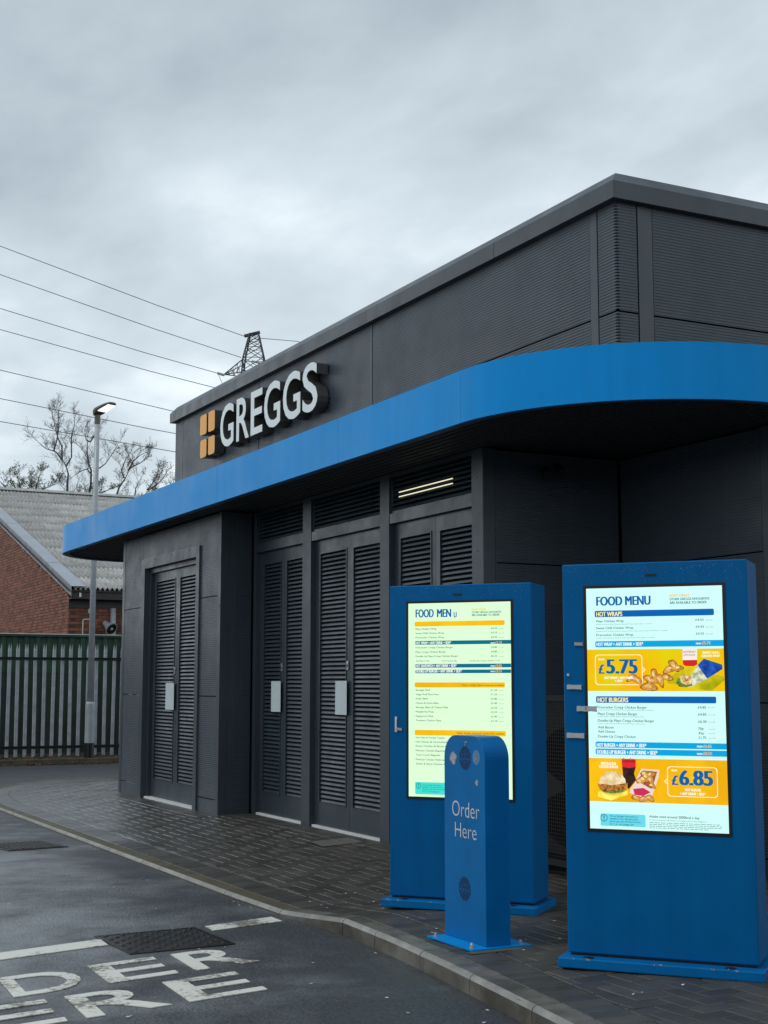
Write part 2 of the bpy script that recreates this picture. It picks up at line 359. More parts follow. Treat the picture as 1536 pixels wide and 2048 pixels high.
for a, b in zip(joints, joints[1:]):
    kb = MB(); rows = []; nseg = 4
    for k in range(nseg + 1):
        s_ = a + 0.003 + (b - a - 0.006) * k / nseg; p, d = along(s_); nrm = Vector((d.y, -d.x)); top = kz(p.y)
        prof = [(0.0, -0.22), (0.0, top - 0.022), (0.006, top - 0.008), (0.022, top), (0.127, top + 0.001), (0.127, -0.22)]
        rows.append([(p.x + nrm.x * w, p.y + nrm.y * w, z) for w, z in prof])
    n_ = 6
    kb.add([q for r in rows for q in r], [(i * n_ + k, i * n_ + (k + 1) % n_, (i + 1) * n_ + (k + 1) % n_, (i + 1) * n_ + k) for i in range(nseg) for k in range(n_)] + [tuple(range(n_)), tuple(nseg * n_ + k for k in range(n_ - 1, -1, -1))])
    kb.m = [1 if k % n_ in (1, 2) and k < nseg * n_ else 0 for k in range(len(kb.f))]
    pm = along((a + b) / 2)[0]
    fix_normals(kb.build('kerb_stone', [M['mossy_kerb'] if pm.y > 8 else M['kerb'], M['kerb_nose']], pavement))

# paving blocks: 90 degree herringbone with header courses along the kerb and the walls
def clip(poly, g):
    o = []
    for i, p in enumerate(poly):
        q = poly[(i + 1) % len(poly)]; a, b = g(*p), g(*q)
        if a >= 0: o.append(p)
        if (a >= 0) != (b >= 0): t = a / (a - b); o.append((p[0] + (q[0] - p[0]) * t, p[1] + (q[1] - p[1]) * t))
    return o
def area(p): return abs(sum(a[0] * b[1] - b[0] * a[1] for a, b in zip(p, p[1:] + p[:1]))) / 2
def wall_x(y): return 5.0 if 13.38 < y < 16.8 else (5.33 if 8.83 < y <= 13.38 else 99)
polys = []
U = 0.1
for i in range(21, 102):
    for j in range(5, 209):
        k = (i - j) % 4
        if k == 0: x0, x1, y0, y1 = i, i + 2, j, j + 1
        elif k == 2: x0, x1, y0, y1 = i, i + 1, j - 1, j + 1
        else: continue
        x0 *= U; x1 *= U; y0 *= U; y1 *= U; cx, cy = (x0 + x1) / 2, (y0 + y1) / 2
        if wall_x(cy) < 90 and cx > 5.6: continue
        if cx > 6.7 and cy > 7.2 and cy < 16.8: continue
        d = kd(cx, cy)
        if d < 0.2: continue
        p = [(x0, y0), (x1, y0), (x1, y1), (x0, y1)]
        if d < 0.5: p = clip(p, lambda a, b: kd(a, b) - 0.332)
        if wall_x(cy) < 90 and cx > wall_x(cy) - 0.45: p = clip(p, lambda a, b, w=wall_x(cy): w - 0.212 - a)
        if len(p) < 3 or area(p) < 0.0012: continue
        polys.append(p)
s = 0.2
while s < cum[-1] - 0.3:                                   # header course following the kerb
    a0, d0 = along(s); a1, d1 = along(s + 0.1); n0 = Vector((d0.y, -d0.x)); n1 = Vector((d1.y, -d1.x))
    polys.append([tuple(a0 + n0 * 0.13), tuple(a0 + n0 * 0.33), tuple(a1 + n1 * 0.33), tuple(a1 + n1 * 0.13)]); s += 0.1
y = 8.9
while y < 16.7:
    w = wall_x(y + .05)
    polys.append([(w - 0.21, y), (w - 0.002, y), (w - 0.002, y + 0.1), (w - 0.21, y + 0.1)]); y += 0.1
cy_, sy_ = math.cos(R(27.14)), math.sin(R(27.14))
def frame_pos(x, y):
    f = x * sy_ + y * cy_; r_ = x * cy_ - y * sy_; return f, r_ / max(f, .1)
def block_mesh(mb, p):
    cx = sum(a for a, b in p) / len(p); cy = sum(b for a, b in p) / len(p)
    tx, ty, dz = random.gauss(0, .006), random.gauss(0, .006), random.gauss(0, .0008)
    def ring(g, z):
        r_ = []
        for a, b in p:
            vx, vy = a - cx, b - cy; q = (cx + math.copysign(max(0, abs(vx) - g), vx), cy + math.copysign(max(0, abs(vy) - g), vy))
            r_.append((q[0], q[1], pz(*q) + z + dz + tx * vx + ty * vy))
        return r_
    n_ = len(p); pts = ring(0.0065, 0) + ring(0.003, -0.0035) + ring(0.003, -0.025)
    mb.add(pts, [tuple(range(n_))] + [(i + o_, i + n_ + o_, (i + 1) % n_ + n_ + o_, (i + 1) % n_ + o_) for o_ in (0, n_) for i in range(n_)])
def ccw(p): return p if sum(a[0] * b[1] - b[0] * a[1] for a, b in zip(p, p[1:] + p[:1])) > 0 else p[::-1]
polys = [ccw(p) for p in polys]
def rank(p):
    cx = sum(a for a, b in p) / len(p); cy = sum(b for a, b in p) / len(p); f, t = frame_pos(cx, cy)
    vis = -0.29 < t < 0.29 and f > 4.35 and 1.32 / f < 0.25
    return (0 if vis else 1, -area(p) / f ** 3)
polys.sort(key=rank)
for p in polys[:300]:
    b_ = MB(); block_mesh(b_, p); b_.build('paving_block', M['paver'], pavement)
rest = MB()
for p in polys[300:]: block_mesh(rest, p)
tag(rest.build('paving_blocks', M['paver'], pavement), kind='stuff')

# ------------------------------------------------------------------ road markings and covers
prepare_text([(c, 0.010) for c in 'ORDEH'])
def road_letter(c, tl, ux, uy):
    mb = MB(); x0, x1, y0, y1 = text_bb(c, 0.010)
    fn = lambda a, b, w: (tl[0] + ux[0] * (a - x0) / (x1 - x0) - uy[0] * (y1 - b) / (y1 - y0), tl[1] + ux[1] * (a - x0) / (x1 - x0) - uy[1] * (y1 - b) / (y1 - y0), -0.0845 - 0.004 * w)
    text_faces(mb, c, 0.010, fn, 1); return mb
lett = empty('painted_order_here', (2.0, 6.7, -0.09))
tag(lett, 'white painted words ORDER HERE worn into the asphalt', 'road marking')
UXL = (0.372, 0.078); UYL = (0.018, 0.45)
for i, c in enumerate('ORDER'):
    fix_normals(road_letter(c, (2.449 - 0.467 * (4 - i), 7.225 - 0.096 * (4 - i)), UXL, UYL).build('letter', M['roadpaint'], lett))
for i, c in enumerate('HERE'):
    fix_normals(road_letter(c, (2.192 - 0.49 * (3 - i), 6.585 - 0.092 * (3 - i)), (0.405, 0.08), UYL).build('letter', M['roadpaint'], lett))
def strip(pts, name, label):
    mb = MB(); mb.add([(x, y_, -0.0845) for x, y_ in pts] + [(x, y_, -0.0885) for x, y_ in pts], [(0, 1, 2, 3), (0, 4, 5, 1), (1, 5, 6, 2), (2, 6, 7, 3), (3, 7, 4, 0)])
    return tag(fix_normals(mb.build(name, M['roadpaint'])), label, 'road marking', 'painted stop line either side of the iron cover')
strip([(0.9, 7.30), (2.235, 7.64), (2.245, 7.825), (0.9, 7.48)], 'painted_line', 'white painted stop line left of the iron cover')
strip([(2.895, 7.80), (3.375, 7.915), (3.375, 8.085), (2.905, 7.955)], 'painted_line', 'short white painted stop line between iron cover and kerb')

mc = empty('access_cover', (2.55, 7.64, -0.09)); tag(mc, 'rectangular cast iron access cover with raised studs in the road', 'cover')
mc.rotation_euler = (0, 0, R(2))
f_ = MB(); f_.box(-.30, .30, -.30, -.285, -.004, .006); f_.box(-.30, .30, .285, .30, -.004, .006); f_.box(-.30, -.285, -.285, .285, -.004, .006); f_.box(.285, .30, -.285, .285, -.004, .006)
f_.build('frame', M['iron'], mc, local=True)
pl = MB(); pl.box(-.281, .281, -.281, .281, -.004, .004); plate_ = pl.build('plate', M['iron'], mc, local=True)
st = MB(); st.lathe([(.014, 0), (.012, .005), (.006, .007)], (0, 0, .004), 8); st0 = st.build('stud', M['iron'], plate_, local=True); first = True
for i in range(11):
    for j in range(11):
        loc = (-.25 + .05 * i, -.25 + .05 * j, 0)
        if (i + j) % 2: continue
        if first: st0.location = loc; first = False
        else: clone(st0, plate_, loc)
gu = empty('gully_grate', (2.92, 12.55, -0.09)); gu.rotation_euler = (0, 0, R(8)); tag(gu, 'slotted iron gully grate beside the dropped kerb', 'grate')
f_ = MB(); f_.box(-.27, .27, -.29, -.265, -.004, .007); f_.box(-.27, .27, .265, .29, -.004, .007); f_.box(-.27, -.245, -.265, .265, -.004, .007); f_.box(.245, .27, -.265, .265, -.004, .007)
f_.build('frame', M['iron'], gu, local=True)
w_ = MB(); w_.box(-.245, .245, -.265, .265, .0005, .0015); w_.build('dark_well', M['void'], gu, local=True)
br = MB(); br.box(-.012, .012, -.265, .265, .002, .010); b0 = br.build('bar', M['iron'], gu, local=True)
for i in range(12):
    loc = (-.22 + .04 * i, 0, 0)
    if i == 0: b0.location = loc
    else: clone(b0, gu, loc)
cc = MB()
z_ = pz(5.05, 10.75)
cc.add([*[(x, y, pz(x, y) + .003) for x, y in ((4.83, 10.51), (4.87, 10.86), (5.25, 10.88), (5.21, 10.53))]], [(3, 2, 1, 0)])
cc.add([*[(x, y, pz(x, y) + .0018) for x, y in ((4.81, 10.49), (4.85, 10.88), (5.27, 10.90), (5.23, 10.51))]], [(3, 2, 1, 0)], 1)
tag(cc.build('inspection_cover', [M['manhole_conc'], M['iron']]), 'small pale concrete filled inspection cover set in the block paving', 'cover')
# pale flecks of litter
fl = MB(); rr = random.Random(3)
for k in range(110):
    if k < 55: x, y_ = rr.uniform(1.6, 3.6), rr.uniform(5.0, 13); x = min(x, kerb_x(y_) - .05); z = -0.088
    else:
        x, y_ = rr.uniform(3.7, 5.0), rr.uniform(4.6, 9.0); z = pz(x, y_) + .002
    a = rr.uniform(0, 6.28); L_, w = rr.uniform(.005, .015), rr.uniform(.003, .007)
    c, s_ = math.cos(a), math.sin(a)
    fl.add([(x + c * L_ - s_ * w, y_ + s_ * L_ + c * w, z), (x - c * L_ - s_ * w, y_ - s_ * L_ + c * w, z + .001), (x - c * L_ + s_ * w, y_ - s_ * L_ - c * w, z), (x + c * L_ + s_ * w, y_ + s_ * L_ - c * w, z + .002)], [(0, 1, 2, 3)])
tag(fl.build('litter_flecks', M['white']), 'tiny pale flecks of litter scattered on the road and paving', 'litter', kind='stuff')

# ------------------------------------------------------------------ the drive-through building
B = empty('restaurant_building', (5.35, 12.0, 0)); tag(B, 'flat roofed anthracite metal clad restaurant with curved blue canopy and louvred doors', 'building')
XU, XB, YE, YA, XW2, YL = 5.35, 5.0, 7.14, 8.83, 6.6, 15.93
WX, WY = (-1, 0, 0), (0, -1, 0)
def part(mb, name, m, parent=B): return mb.build(name, m, parent)
def core(x0, x1, y0, y1, z0, z1): return part(MB().box(x0, x1, y0, y1, z0, z1), 'core_wall', M['void'])
core(5.39, 12, YE + .04, YL - .04, 3.3, 4.46)                      # behind the upper cladding
core(5.50, 12, YA + .04, 16.7, -.2, 3.06)
core(6.64, 12, YE + .04, YA + .038, -.2, 3.06)
core(5.20, 5.498, 13.42, 16.7, -.2, 3.06)
def wpanel(x, y0, y1, z0, z1, name='cladding_panel', e1=0):         # faces the road, y0 < y1
    mb = MB(); mb.ribs((x, y1, 0), (0, -1, 0), WX, y1 - y0, z0, z1, e1=e1); return part(mb, name, M['clad'])
def spanel(y, x0, x1, z0, z1, name='cladding_panel', e0=0):         # faces the near end
    mb = MB(); mb.ribs((x0, y, 0), (1, 0, 0), WY, x1 - x0, z0, z1, e0=e0); return part(mb, name, M['clad'])
def trim(x0, x1, y0, y1, z0, z1, name='trim', m='trim'): return part(MB().box(x0, x1, y0, y1, z0, z1), name, M[m])
ZJ, ZT = 3.705, 4.44
for y0, y1 in ((7.43, 10.655), (10.685, 13.27), (13.30, 15.66)):
    wpanel(XU, y0, y1, 3.3, ZJ - .006); wpanel(XU, y0, y1, ZJ + .006, ZT)
for y_ in (10.67, 13.285): trim(XU - .006, XU + .02, y_ - .0135, y_ + .0135, 3.3, ZT, 'joint_strip')
trim(XU - .003, XU + .02, 7.345, 7.426, 3.3, ZT); trim(XU - .003, XU + .02, 15.664, 15.70, 3.3, ZT)
wpanel(XU, 15.705, YL, 3.3, ZT, 'corner_panel')
wpanel(XU, YE, 7.335, 3.3, ZJ - .006, 'corner_panel', 1); wpanel(XU, YE, 7.335, ZJ + .006, ZT, 'corner_panel', 1)
spanel(YE, XU, XU + .165, 3.3, ZJ - .006, 'corner_panel', 1); spanel(YE, XU, XU + .165, ZJ + .006, ZT, 'corner_panel', 1)
trim(XU + .175, XU + .29, YE - .003, YE + .02, 3.3, ZT)
for x0, x1 in ((XU + .295, 8.6), (8.63, 11.98)): spanel(YE, x0, x1, 3.3, ZJ - .006); spanel(YE, x0, x1, ZJ + .006, ZT)
# coping: upright lip, then a slope inwards
prof = [(0.02, 4.435), (-0.06, 4.435), (-0.06, 4.55), (0.03, 4.64), (0.35, 4.66), (0.35, 4.5)]
ys_ = [YE - .06, 8.55, 10.67, 13.285, YL + .06]
for a, b in zip(ys_, ys_[1:]):
    mb = MB()
    def fnw(p, q, t, near=(a == ys_[0])): return (XU + p, t if not (near and t == ys_[0]) else YE + p, q)
    mb.prism(prof, fnw, a, b - .004); fix_normals(part(mb, 'coping', M['coping']))
for a, b in ((XU - .06, 8.6), (8.604, 12)):
    mb = MB()
    def fns(p, q, t, near=(a < 6)): return (t if not (near and t == XU - .06) else XU + p, YE + p, q)
    mb.prism(prof, fns, a, b); fix_normals(part(mb, 'coping', M['coping']))
part(MB().box(XU + .352, 12, YE + .352, YL, 4.46, 4.52), 'roof_deck', M['soffit'])

# canopy
def arc(cx, cy, r_, a0, a1, n): return [(cx + r_ * math.cos(R(a0 + (a1 - a0) * k / n)), cy + r_ * math.sin(R(a0 + (a1 - a0) * k / n))) for k in range(n + 1)]
CZ0, CZ1 = 3.06, 3.42
out_near = [(12, 6.53)] + arc(6.18, 8.02, 1.49, 270, 180, 28)       # ends at (4.69, 8.02)
far = arc(5.94, 18.45, 1.25, 180, 90, 22) + [(12, 19.70)]
full = out_near + far
def offset(pts, d):
    o = []
    for i, p in enumerate(pts):
        a = Vector(pts[max(i - 1, 0)]); b = Vector(pts[min(i + 1, len(pts) - 1)]); t = (b - a).normalized(); n_ = Vector((t.y, -t.x)); o.append((p[0] + n_.x * d, p[1] + n_.y * d))
    return o
def fascia(pts):
    inn = offset(pts, 0.03); mb = MB(); n_ = len(pts)
    v = [(x, y_, CZ0) for x, y_ in pts] + [(x, y_, CZ1) for x, y_ in pts] + [(x, y_, CZ0) for x, y_ in inn] + [(x, y_, CZ1) for x, y_ in inn]
    mb.add(v[:2 * n_], [(i, i + 1, n_ + i + 1, n_ + i) for i in range(n_ - 1)]); fs = []
    for i in range(n_ - 1):
        fs += [(2 * n_ + i + 1, 2 * n_ + i, 3 * n_ + i, 3 * n_ + i + 1), (i + 1, i, 2 * n_ + i, 2 * n_ + i + 1), (n_ + i, n_ + i + 1, 3 * n_ + i + 1, 3 * n_ + i)]
    fs += [(0, n_, 3 * n_, 2 * n_), (n_ - 1, 3 * n_ - 1, 4 * n_ - 1, 2 * n_ - 1)]
    mb.add(v, fs); o = part(mb, 'fascia_panel', M['fascia']); c_ = n_ - 1
    o.data.polygons.foreach_set('use_smooth', [i < c_ for i in range(len(o.data.polygons))]); return o
# sense check: offset to the right-hand side of travel must lead inwards
G_ = 0.003
fascia([(12, 6.53), (9.0, 6.53)]); fascia([(9.0 - G_, 6.53)] + arc(6.18, 8.02, 1.49, 270, 180, 28))
for a, b in ((8.02 + G_, 9.95), (9.95 + G_, 12.72), (12.72 + G_, 15.58), (15.58 + G_, 18.30)): fascia([(4.69, a), (4.69, (a + b) / 2), (4.69, b)])
fascia([(4.69, 18.30 + G_)] + arc(5.94, 18.45, 1.25, 180, 90, 22)); fascia([(5.94 + G_, 19.70), (12, 19.70)])
ins = offset(full, 0.032)
mb = MB(); mb.add([(x, y_, CZ1 - .02) for x, y_ in ins], [tuple(range(len(ins)))]); part(mb, 'canopy_top', M['soffit'])
mb = MB(); mb.add([(x, y_, CZ0 + .03) for x, y_ in ins], [tuple(range(len(ins)))]); part(mb, 'soffit', M['soffit'])
lp = offset(full, 0.10); mb = MB(); n_ = len(full); i2 = offset(full, 0.033)
mb.add([(x, y_, CZ0 + .004) for x, y_ in i2] + [(x, y_, CZ0 + .004) for x, y_ in lp], [(i, i + 1, n_ + i + 1, n_ + i) for i in range(n_ - 1)]); part(mb, 'soffit_lip', M['trim'])
mb = MB()
def span_y(x):                                                      # canopy extent in y at a given x
    lo = 8.02 - math.sqrt(max(0, 1.38 ** 2 - (6.18 - x) ** 2)) if x < 6.18 else 6.64
    hi = 18.45 + math.sqrt(max(0, 1.14 ** 2 - (5.94 - x) ** 2)) if x < 5.94 else 19.59
    return lo, hi
x = 4.85
while x < 6.8:
    lo, hi = span_y(x); mb.box(x, x + .03, lo, hi, CZ0 + .014, CZ0 + .0295); x += .075
tag(part(mb, 'soffit_ribs', M['soffit']), kind='stuff')

# far block with the first pair of doors
ZH = (0.16, 1.19, 2.21)
def bay_panels(fn, lo=0.0, hi=3.06):
    zs = [lo] + [z for z in ZH if lo < z < hi] + [hi]
    for a, b in zip(zs, zs[1:]): fn(a + .005, b - .005)
bay_panels(lambda a, b: wpanel(XB, 15.99, 16.70, a, b)); bay_panels(lambda a, b: wpanel(XB, 13.47, 13.99, a, b))
wpanel(XB, 13.995, 15.985, 2.765, 3.055)
trim(XB - .004, XB + .05, 16.705, 16.80, -.05, 3.06, 'corner_trim'); trim(XB - .004, XB + .08, 13.378, 13.466, -.05, 3.06, 'corner_trim')
trim(XB + .082, XU - .02, 13.376, 13.41, -.05, 3.06, 'return_trim'); 
bay_panels(lambda a, b: spanel(13.38 - .01, XB + .16, XU - .04, a, b))
# door surround: flat flashings proud of the cladding
trim(XB - .022, XB + .12, 15.865, 15.995, 0, 2.77, 'door_surround'); trim(XB - .022, XB + .12, 13.985, 14.085, 0, 2.77, 'door_surround'); trim(XB - .022, XB + .12, 14.087, 15.863, 2.655, 2.77, 'door_surround')
trim(XB + .04, XB + .14, 14.087, 15.863, 2.60, 2.653, 'door_frame', 'door'); trim(XB + .04, XB + .14, 15.80, 15.863, 0, 2.598, 'door_frame', 'door'); trim(XB + .04, XB + .14, 14.087, 14.12, 0, 2.598, 'door_frame', 'door')

SLAT = [(0.0, -.010), (.005, .008), (.034, .027), (.036, .024), (.006, -.010)]
def slat_mesh(w):
    mb = MB(); mb.prism(SLAT, lambda a, b, t: (a, t, b), -w / 2, w / 2); return mb
slat_cache = {}
def add_slats(parent, x, y0, y1, z0, z1, mode='each', pitch=0.04):
    """mode 'each': every slat an object; 'joined': one mesh; or a height below which they are joined"""
    w = y1 - y0; n_ = int(round((z1 - z0) / pitch)); zs = [z0 + (k + .5) * (z1 - z0) / n_ - .006 for k in range(n_)]; off = base_of(parent)
    lim = {'each': -9, 'joined': 9}.get(mode, mode)
    jm = MB(); ym = (y0 + y1) / 2; key = round(w, 3)
    for z in zs:
        if z < lim: jm.prism(SLAT, lambda a, b, t: (x + a, t, z + b), y0, y1)
        else:
            loc = Vector((x, ym, z)) - off
            if key not in slat_cache:
                o = slat_mesh(w).build('slat', M['door'], parent, local=True); fix_normals(o); slat_cache[key] = o; o.location = loc
            else: clone(slat_cache[key], parent, loc)
    if jm.v: tag(fix_normals(jm.build('slats', M['door'], parent)), kind='stuff')
def leaf(x, y0, y1, z0, z1, iy0, iy1, iz0, iz1, mode, lock=None, plate=None):
    """louvred door leaf in the plane x facing the road; iy/iz: louvre opening"""
    mb = MB(); t = .045
    mb.box(x, x + t, y0, iy0, z0, z1); mb.box(x, x + t, iy1, y1, z0, z1); mb.box(x, x + t, iy0, iy1, z0, iz0); mb.box(x, x + t, iy0, iy1, iz1, z1)
    o = part(mb, 'door_leaf', M['door'])
    bd = MB(); b_ = .014                                            # bead round the louvre
    bd.box(x - .006, x - .0005, iy0 - b_, iy0, iz0 - b_, iz1 + b_); bd.box(x - .006, x - .0005, iy1, iy1 + b_, iz0 - b_, iz1 + b_)
    bd.box(x - .006, x - .0005, iy0, iy1, iz0 - b_, iz0); bd.box(x - .006, x - .0005, iy0, iy1, iz1, iz1 + b_); part(bd, 'bead', M['door'], o)
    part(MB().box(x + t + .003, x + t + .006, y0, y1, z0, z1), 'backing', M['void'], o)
    add_slats(o, x + .003, iy0 + .001, iy1 - .001, iz0, iz1, mode)
    if lock:
        lk = MB(); yy, zc = lock; lk.box(x - .012, x - .0005, yy - .018, yy + .018, zc - .04, zc + .04); lo_ = part(lk, 'lock', M['bright_steel'], o); bevel(lo_, .004)
        part(MB().box(x - .0145, x - .0125, yy - .005, yy + .005, zc - .015, zc + .012), 'keyhole', M['black'], o)
    if plate:
        ya, yb, za, zb = plate; part(MB().box(x - .024, x - .021, ya, yb, za, zb), 'lock_guard', M['plate'], o)
    return o
# first pair, in the far block
leaf(5.08, 14.125, 14.948, .04, 2.595, 14.235, 14.86, .24, 2.49, 'joined')
leaf(5.08, 14.952, 15.795, .04, 2.595, 15.045, 15.69, .24, 2.49, 'joined', (15.0, 1.46), (14.965, 15.25, 1.03, 1.325))
trim(XB + .01, XB + .13, 14.12, 15.83, 0, .036, 'threshold', 'white')
# recessed bay with three pairs
XD = XU + .05
LT, LB = 2.642, .045
for y0, y1 in ((13.375 - .075, 13.375), (11.939, 12.131), (10.344, 10.513), (8.832, 8.992)):
    trim(XU, XU + .12, y0, y1, -.05, 3.065, 'door_post')
bays = [(12.131, 13.30), (10.513, 11.939), (8.992, 10.344)]
for i, (a, b) in enumerate(bays):
    trim(XU + .004, XU + .12, a + .001, b - .001, LT + .004, 2.728, 'transom_rail', 'door'); trim(XU + .004, XU + .12, a + .001, b - .001, 3.035, 3.066, 'door_head', 'door')
    fr = MB(); fr.box(XU + .02, XU + .06, a + .002, a + .03, 2.73, 3.033); fr.box(XU + .02, XU + .06, b - .03, b - .002, 2.73, 3.033); fr.box(XU + .02, XU + .06, a + .03, b - .03, 2.73, 2.75)
    o = part(fr, 'transom_louvre', M['door'])
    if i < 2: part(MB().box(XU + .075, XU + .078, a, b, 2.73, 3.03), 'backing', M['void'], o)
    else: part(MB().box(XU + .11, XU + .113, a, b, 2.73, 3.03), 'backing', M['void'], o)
    add_slats(o, XU + .022, a + .031, b - .031, 2.752, 3.03, 'each')
    m_ = (a + b) / 2 - .03; lk = (m_ + .03, 1.478) if i < 2 else None
    pl_ = (m_ + .015, m_ + .25, 1.045, 1.343) if i < 2 else None
    mode = 'each' if i < 2 else 1.85
    leaf(XD, a + .003, m_ - .002, LB, LT, a + .065, m_ - .080, .25, 2.515, mode)
    leaf(XD, m_ + .002, b - .003, LB, LT, m_ + .075, b - .120, .25, 2.515, mode, lk, pl_)
    trim(XD - .03, XD + .06, a + .02, b - .01, pz(5.3, 11) - .01, .041, 'threshold', 'white')
for k in range(2):                                                  # strip lights glimpsed through the third transom
    mb = MB(); z = 2.862 + .0385 * k; mb.tube([(XU + .030, 9.33, z), (XU + .030, 10.22, z)], .0042, 8)
    tag(mb.build('strip_light', M['tube_glow']), ('lower' if k == 0 else 'upper') + ' of two glowing strip light tubes behind the transom slats', 'light', 'strip lights behind the louvre')
# alcove and near end
trim(XU - .0, XU + .10, YA - .004, YA - .001, 0, 3.06, 'corner_trim')
bay_panels(lambda a, b: spanel(YA, XU + .105, XW2 - .02, a, b)); bay_panels(lambda a, b: wpanel(XW2, YE + .10, YA - .02, a, b))
trim(XW2 - .004, XW2 + .05, YE - .004, YE + .095, -.05, 3.06, 'corner_trim')
bay_panels(lambda a, b: spanel(YE, XW2 + .06, 11.9, a, b))
mb = MB()
for (y_, z) in [(8.91, z0) for z0 in (.5, 1.1, 1.7, 2.3, 2.85)]: mb.box(XU - .003, XU - .0005, y_ - .006, y_ + .006, z - .006, z + .006)
for yy in (14.3, 14.9, 15.5): mb.box(XB - .0255, XB - .0225, yy - .008, yy + .008, 2.735, 2.751)
for z0 in (.5, 1.3, 2.1, 2.8): mb.box(XB - .007, XB - .0045, 13.41, 13.422, z0, z0 + .012)
part(mb, 'screw_heads', M['black'])

# two spotlights on the alcove wall
for k, (xx, zz_) in enumerate(((5.87, 2.93), (5.99, 2.96))):
    t = empty('spotlight', (xx, YA - .002, zz_)); tag(t, ('left' if k == 0 else 'right') + ' of two small dark spotlights high on the alcove wall', 'spotlight', 'spotlights in the alcove')
    mb = MB(); mb.tube([(xx, YA - .005, zz_), (xx, YA - .07, zz_)], .018, 10); mb.build('bracket', M['black'], t)
    mb = MB(); mb.tube([(xx - .005, YA - .05, zz_ + .01), (xx - .02, YA - .11, zz_ - .045), (xx - .023, YA - .125, zz_ - .06)], [.025, .045, .047], 14); mb.build('head', M['black'], t)
    mb = MB(); mb.tube([(xx - .0235, YA - .127, zz_ - .062), (xx - .0245, YA - .131, zz_ - .066)], .04, 14); mb.build('lens', M['casing'], t)

# sign: four orange tiles and six built-up letters
S = empty('shop_sign', (5.3, 13.2, 3.8)); tag(S, 'built-up white GREGGS letters with four orange tiles on the dark upper wall', 'sign')
sc = 0.985; XF, XK = 5.22, 5.335
def zz3(z): return 1.32 + (z - 1.32) * sc
def rrect(y0, y1, z0, z1, r_, n=5):
    o = []
    for cx, cz, a in ((y1 - r_, z1 - r_, 0), (y0 + r_, z1 - r_, 90), (y0 + r_, z0 + r_, 180), (y1 - r_, z0 + r_, 270)):
        o += [(cx + r_ * math.cos(R(a + 90 * k / n)), cz + r_ * math.sin(R(a + 90 * k / n))) for k in range(n + 1)]
    return o
for y0, y1, z0, z1 in ((14.713, 14.927, 4.112, 4.34), (14.452, 14.659, 4.112, 4.34), (14.707, 14.915, 3.85, 4.055), (14.446, 14.653, 3.85, 4.055)):
    p = rrect(y0 * sc, y1 * sc, zz3(z0), zz3(z1), .035); n_ = len(p); mb = MB()
    mb.add([(XF, a, b) for a, b in p], [tuple(range(n_))], 0); mb.add([(XF, a, b) for a, b in p] + [(XK, a, b) for a, b in p], [(i, (i + 1) % n_, n_ + (i + 1) % n_, n_ + i) for i in range(n_)], 1)
    fix_normals(mb.build('tile', [M['orange'], M['alu_return']], S))
OFF = 0.012
prepare_text([(c, OFF) for c in 'GRES'])
for c, y0, y1 in (('G', 14.272, 13.868), ('R', 13.784, 13.424), ('E', 13.375, 13.055), ('G', 13.011, 12.592), ('G', 12.523, 12.098), ('S', 12.048, 11.70)):
    a0, a1, b0, b1 = text_bb(c, OFF); ov = 0.006 if c in 'GS' else 0
    z0, z1 = zz3(3.867 - ov), zz3(4.325 + ov); ya, yb = y0 * sc, y1 * sc
    mb = MB(); text_faces(mb, c, OFF, lambda a, b, w: (XF if w == 0 else XK, ya + (yb - ya) * (a - a0) / (a1 - a0), z0 + (z1 - z0) * (b - b0) / (b1 - b0)), 1, 0, 1)
    fix_normals(mb.build('letter', [M['letter'], M['alu_return']], S))
mb = MB(); mb.box(XK, XU - .001, 11.6, 14.55, 4.02, 4.05); mb.build('mounting_rail', M['alu_return'], S)

# condenser behind a mesh guard in the alcove
C = empty('condenser_unit', (5.62, 8.0, 0.02)); tag(C, 'dark air conditioning condenser behind a wire mesh guard in the alcove', 'condenser')
mb = MB(); mb.box(5.50, 5.82, 7.38, 8.62, .16, 1.14); bevel(mb.build('casing', M['casing'], C), .012)
for y_ in (7.55, 8.40): MB().box(5.50, 5.82, y_ - .04, y_ + .04, .02, .158).build('foot', M['black'], C)
fan = MB(); fan.tube([(5.498, 8.0, .62), (5.496, 8.0, .62)], .40, 32); fo = fan.build('fan_opening', M['void'], C)
fb = MB()
for k in range(3):
    a = 2.1 * k; fb.add([(5.492, 8 + .05 * math.cos(a - .5), .62 + .05 * math.sin(a - .5)), (5.494, 8 + .36 * math.cos(a - .35), .62 + .36 * math.sin(a - .35)), (5.490, 8 + .36 * math.cos(a + .4), .62 + .36 * math.sin(a + .4)), (5.488, 8 + .05 * math.cos(a + .5), .62 + .05 * math.sin(a + .5))], [(0, 1, 2, 3)])
fb.build('fan_blades', M['black'], C)
g = MB(); gx = 5.44
g.box(gx, gx + .03, 7.32, 8.68, 1.20, 1.24); g.box(gx, gx + .03, 7.32, 8.68, .10, .14); g.box(gx, gx + .03, 7.32, 7.36, .02, 1.198); g.box(gx, gx + .03, 8.64, 8.68, .02, 1.198); g.build('guard_frame', M['casing'], C)
g = MB(); y_ = 7.38
while y_ < 8.63: g.box(gx + .010, gx + .0125, y_, y_ + .0025, .142, 1.198); y_ += .025
z = .16
while z < 1.19: g.box(gx + .0135, gx + .016, 7.362, 8.638, z, z + .0025); z += .025
tag(g.build('guard_mesh', M['wire_mesh'], C), kind='stuff')

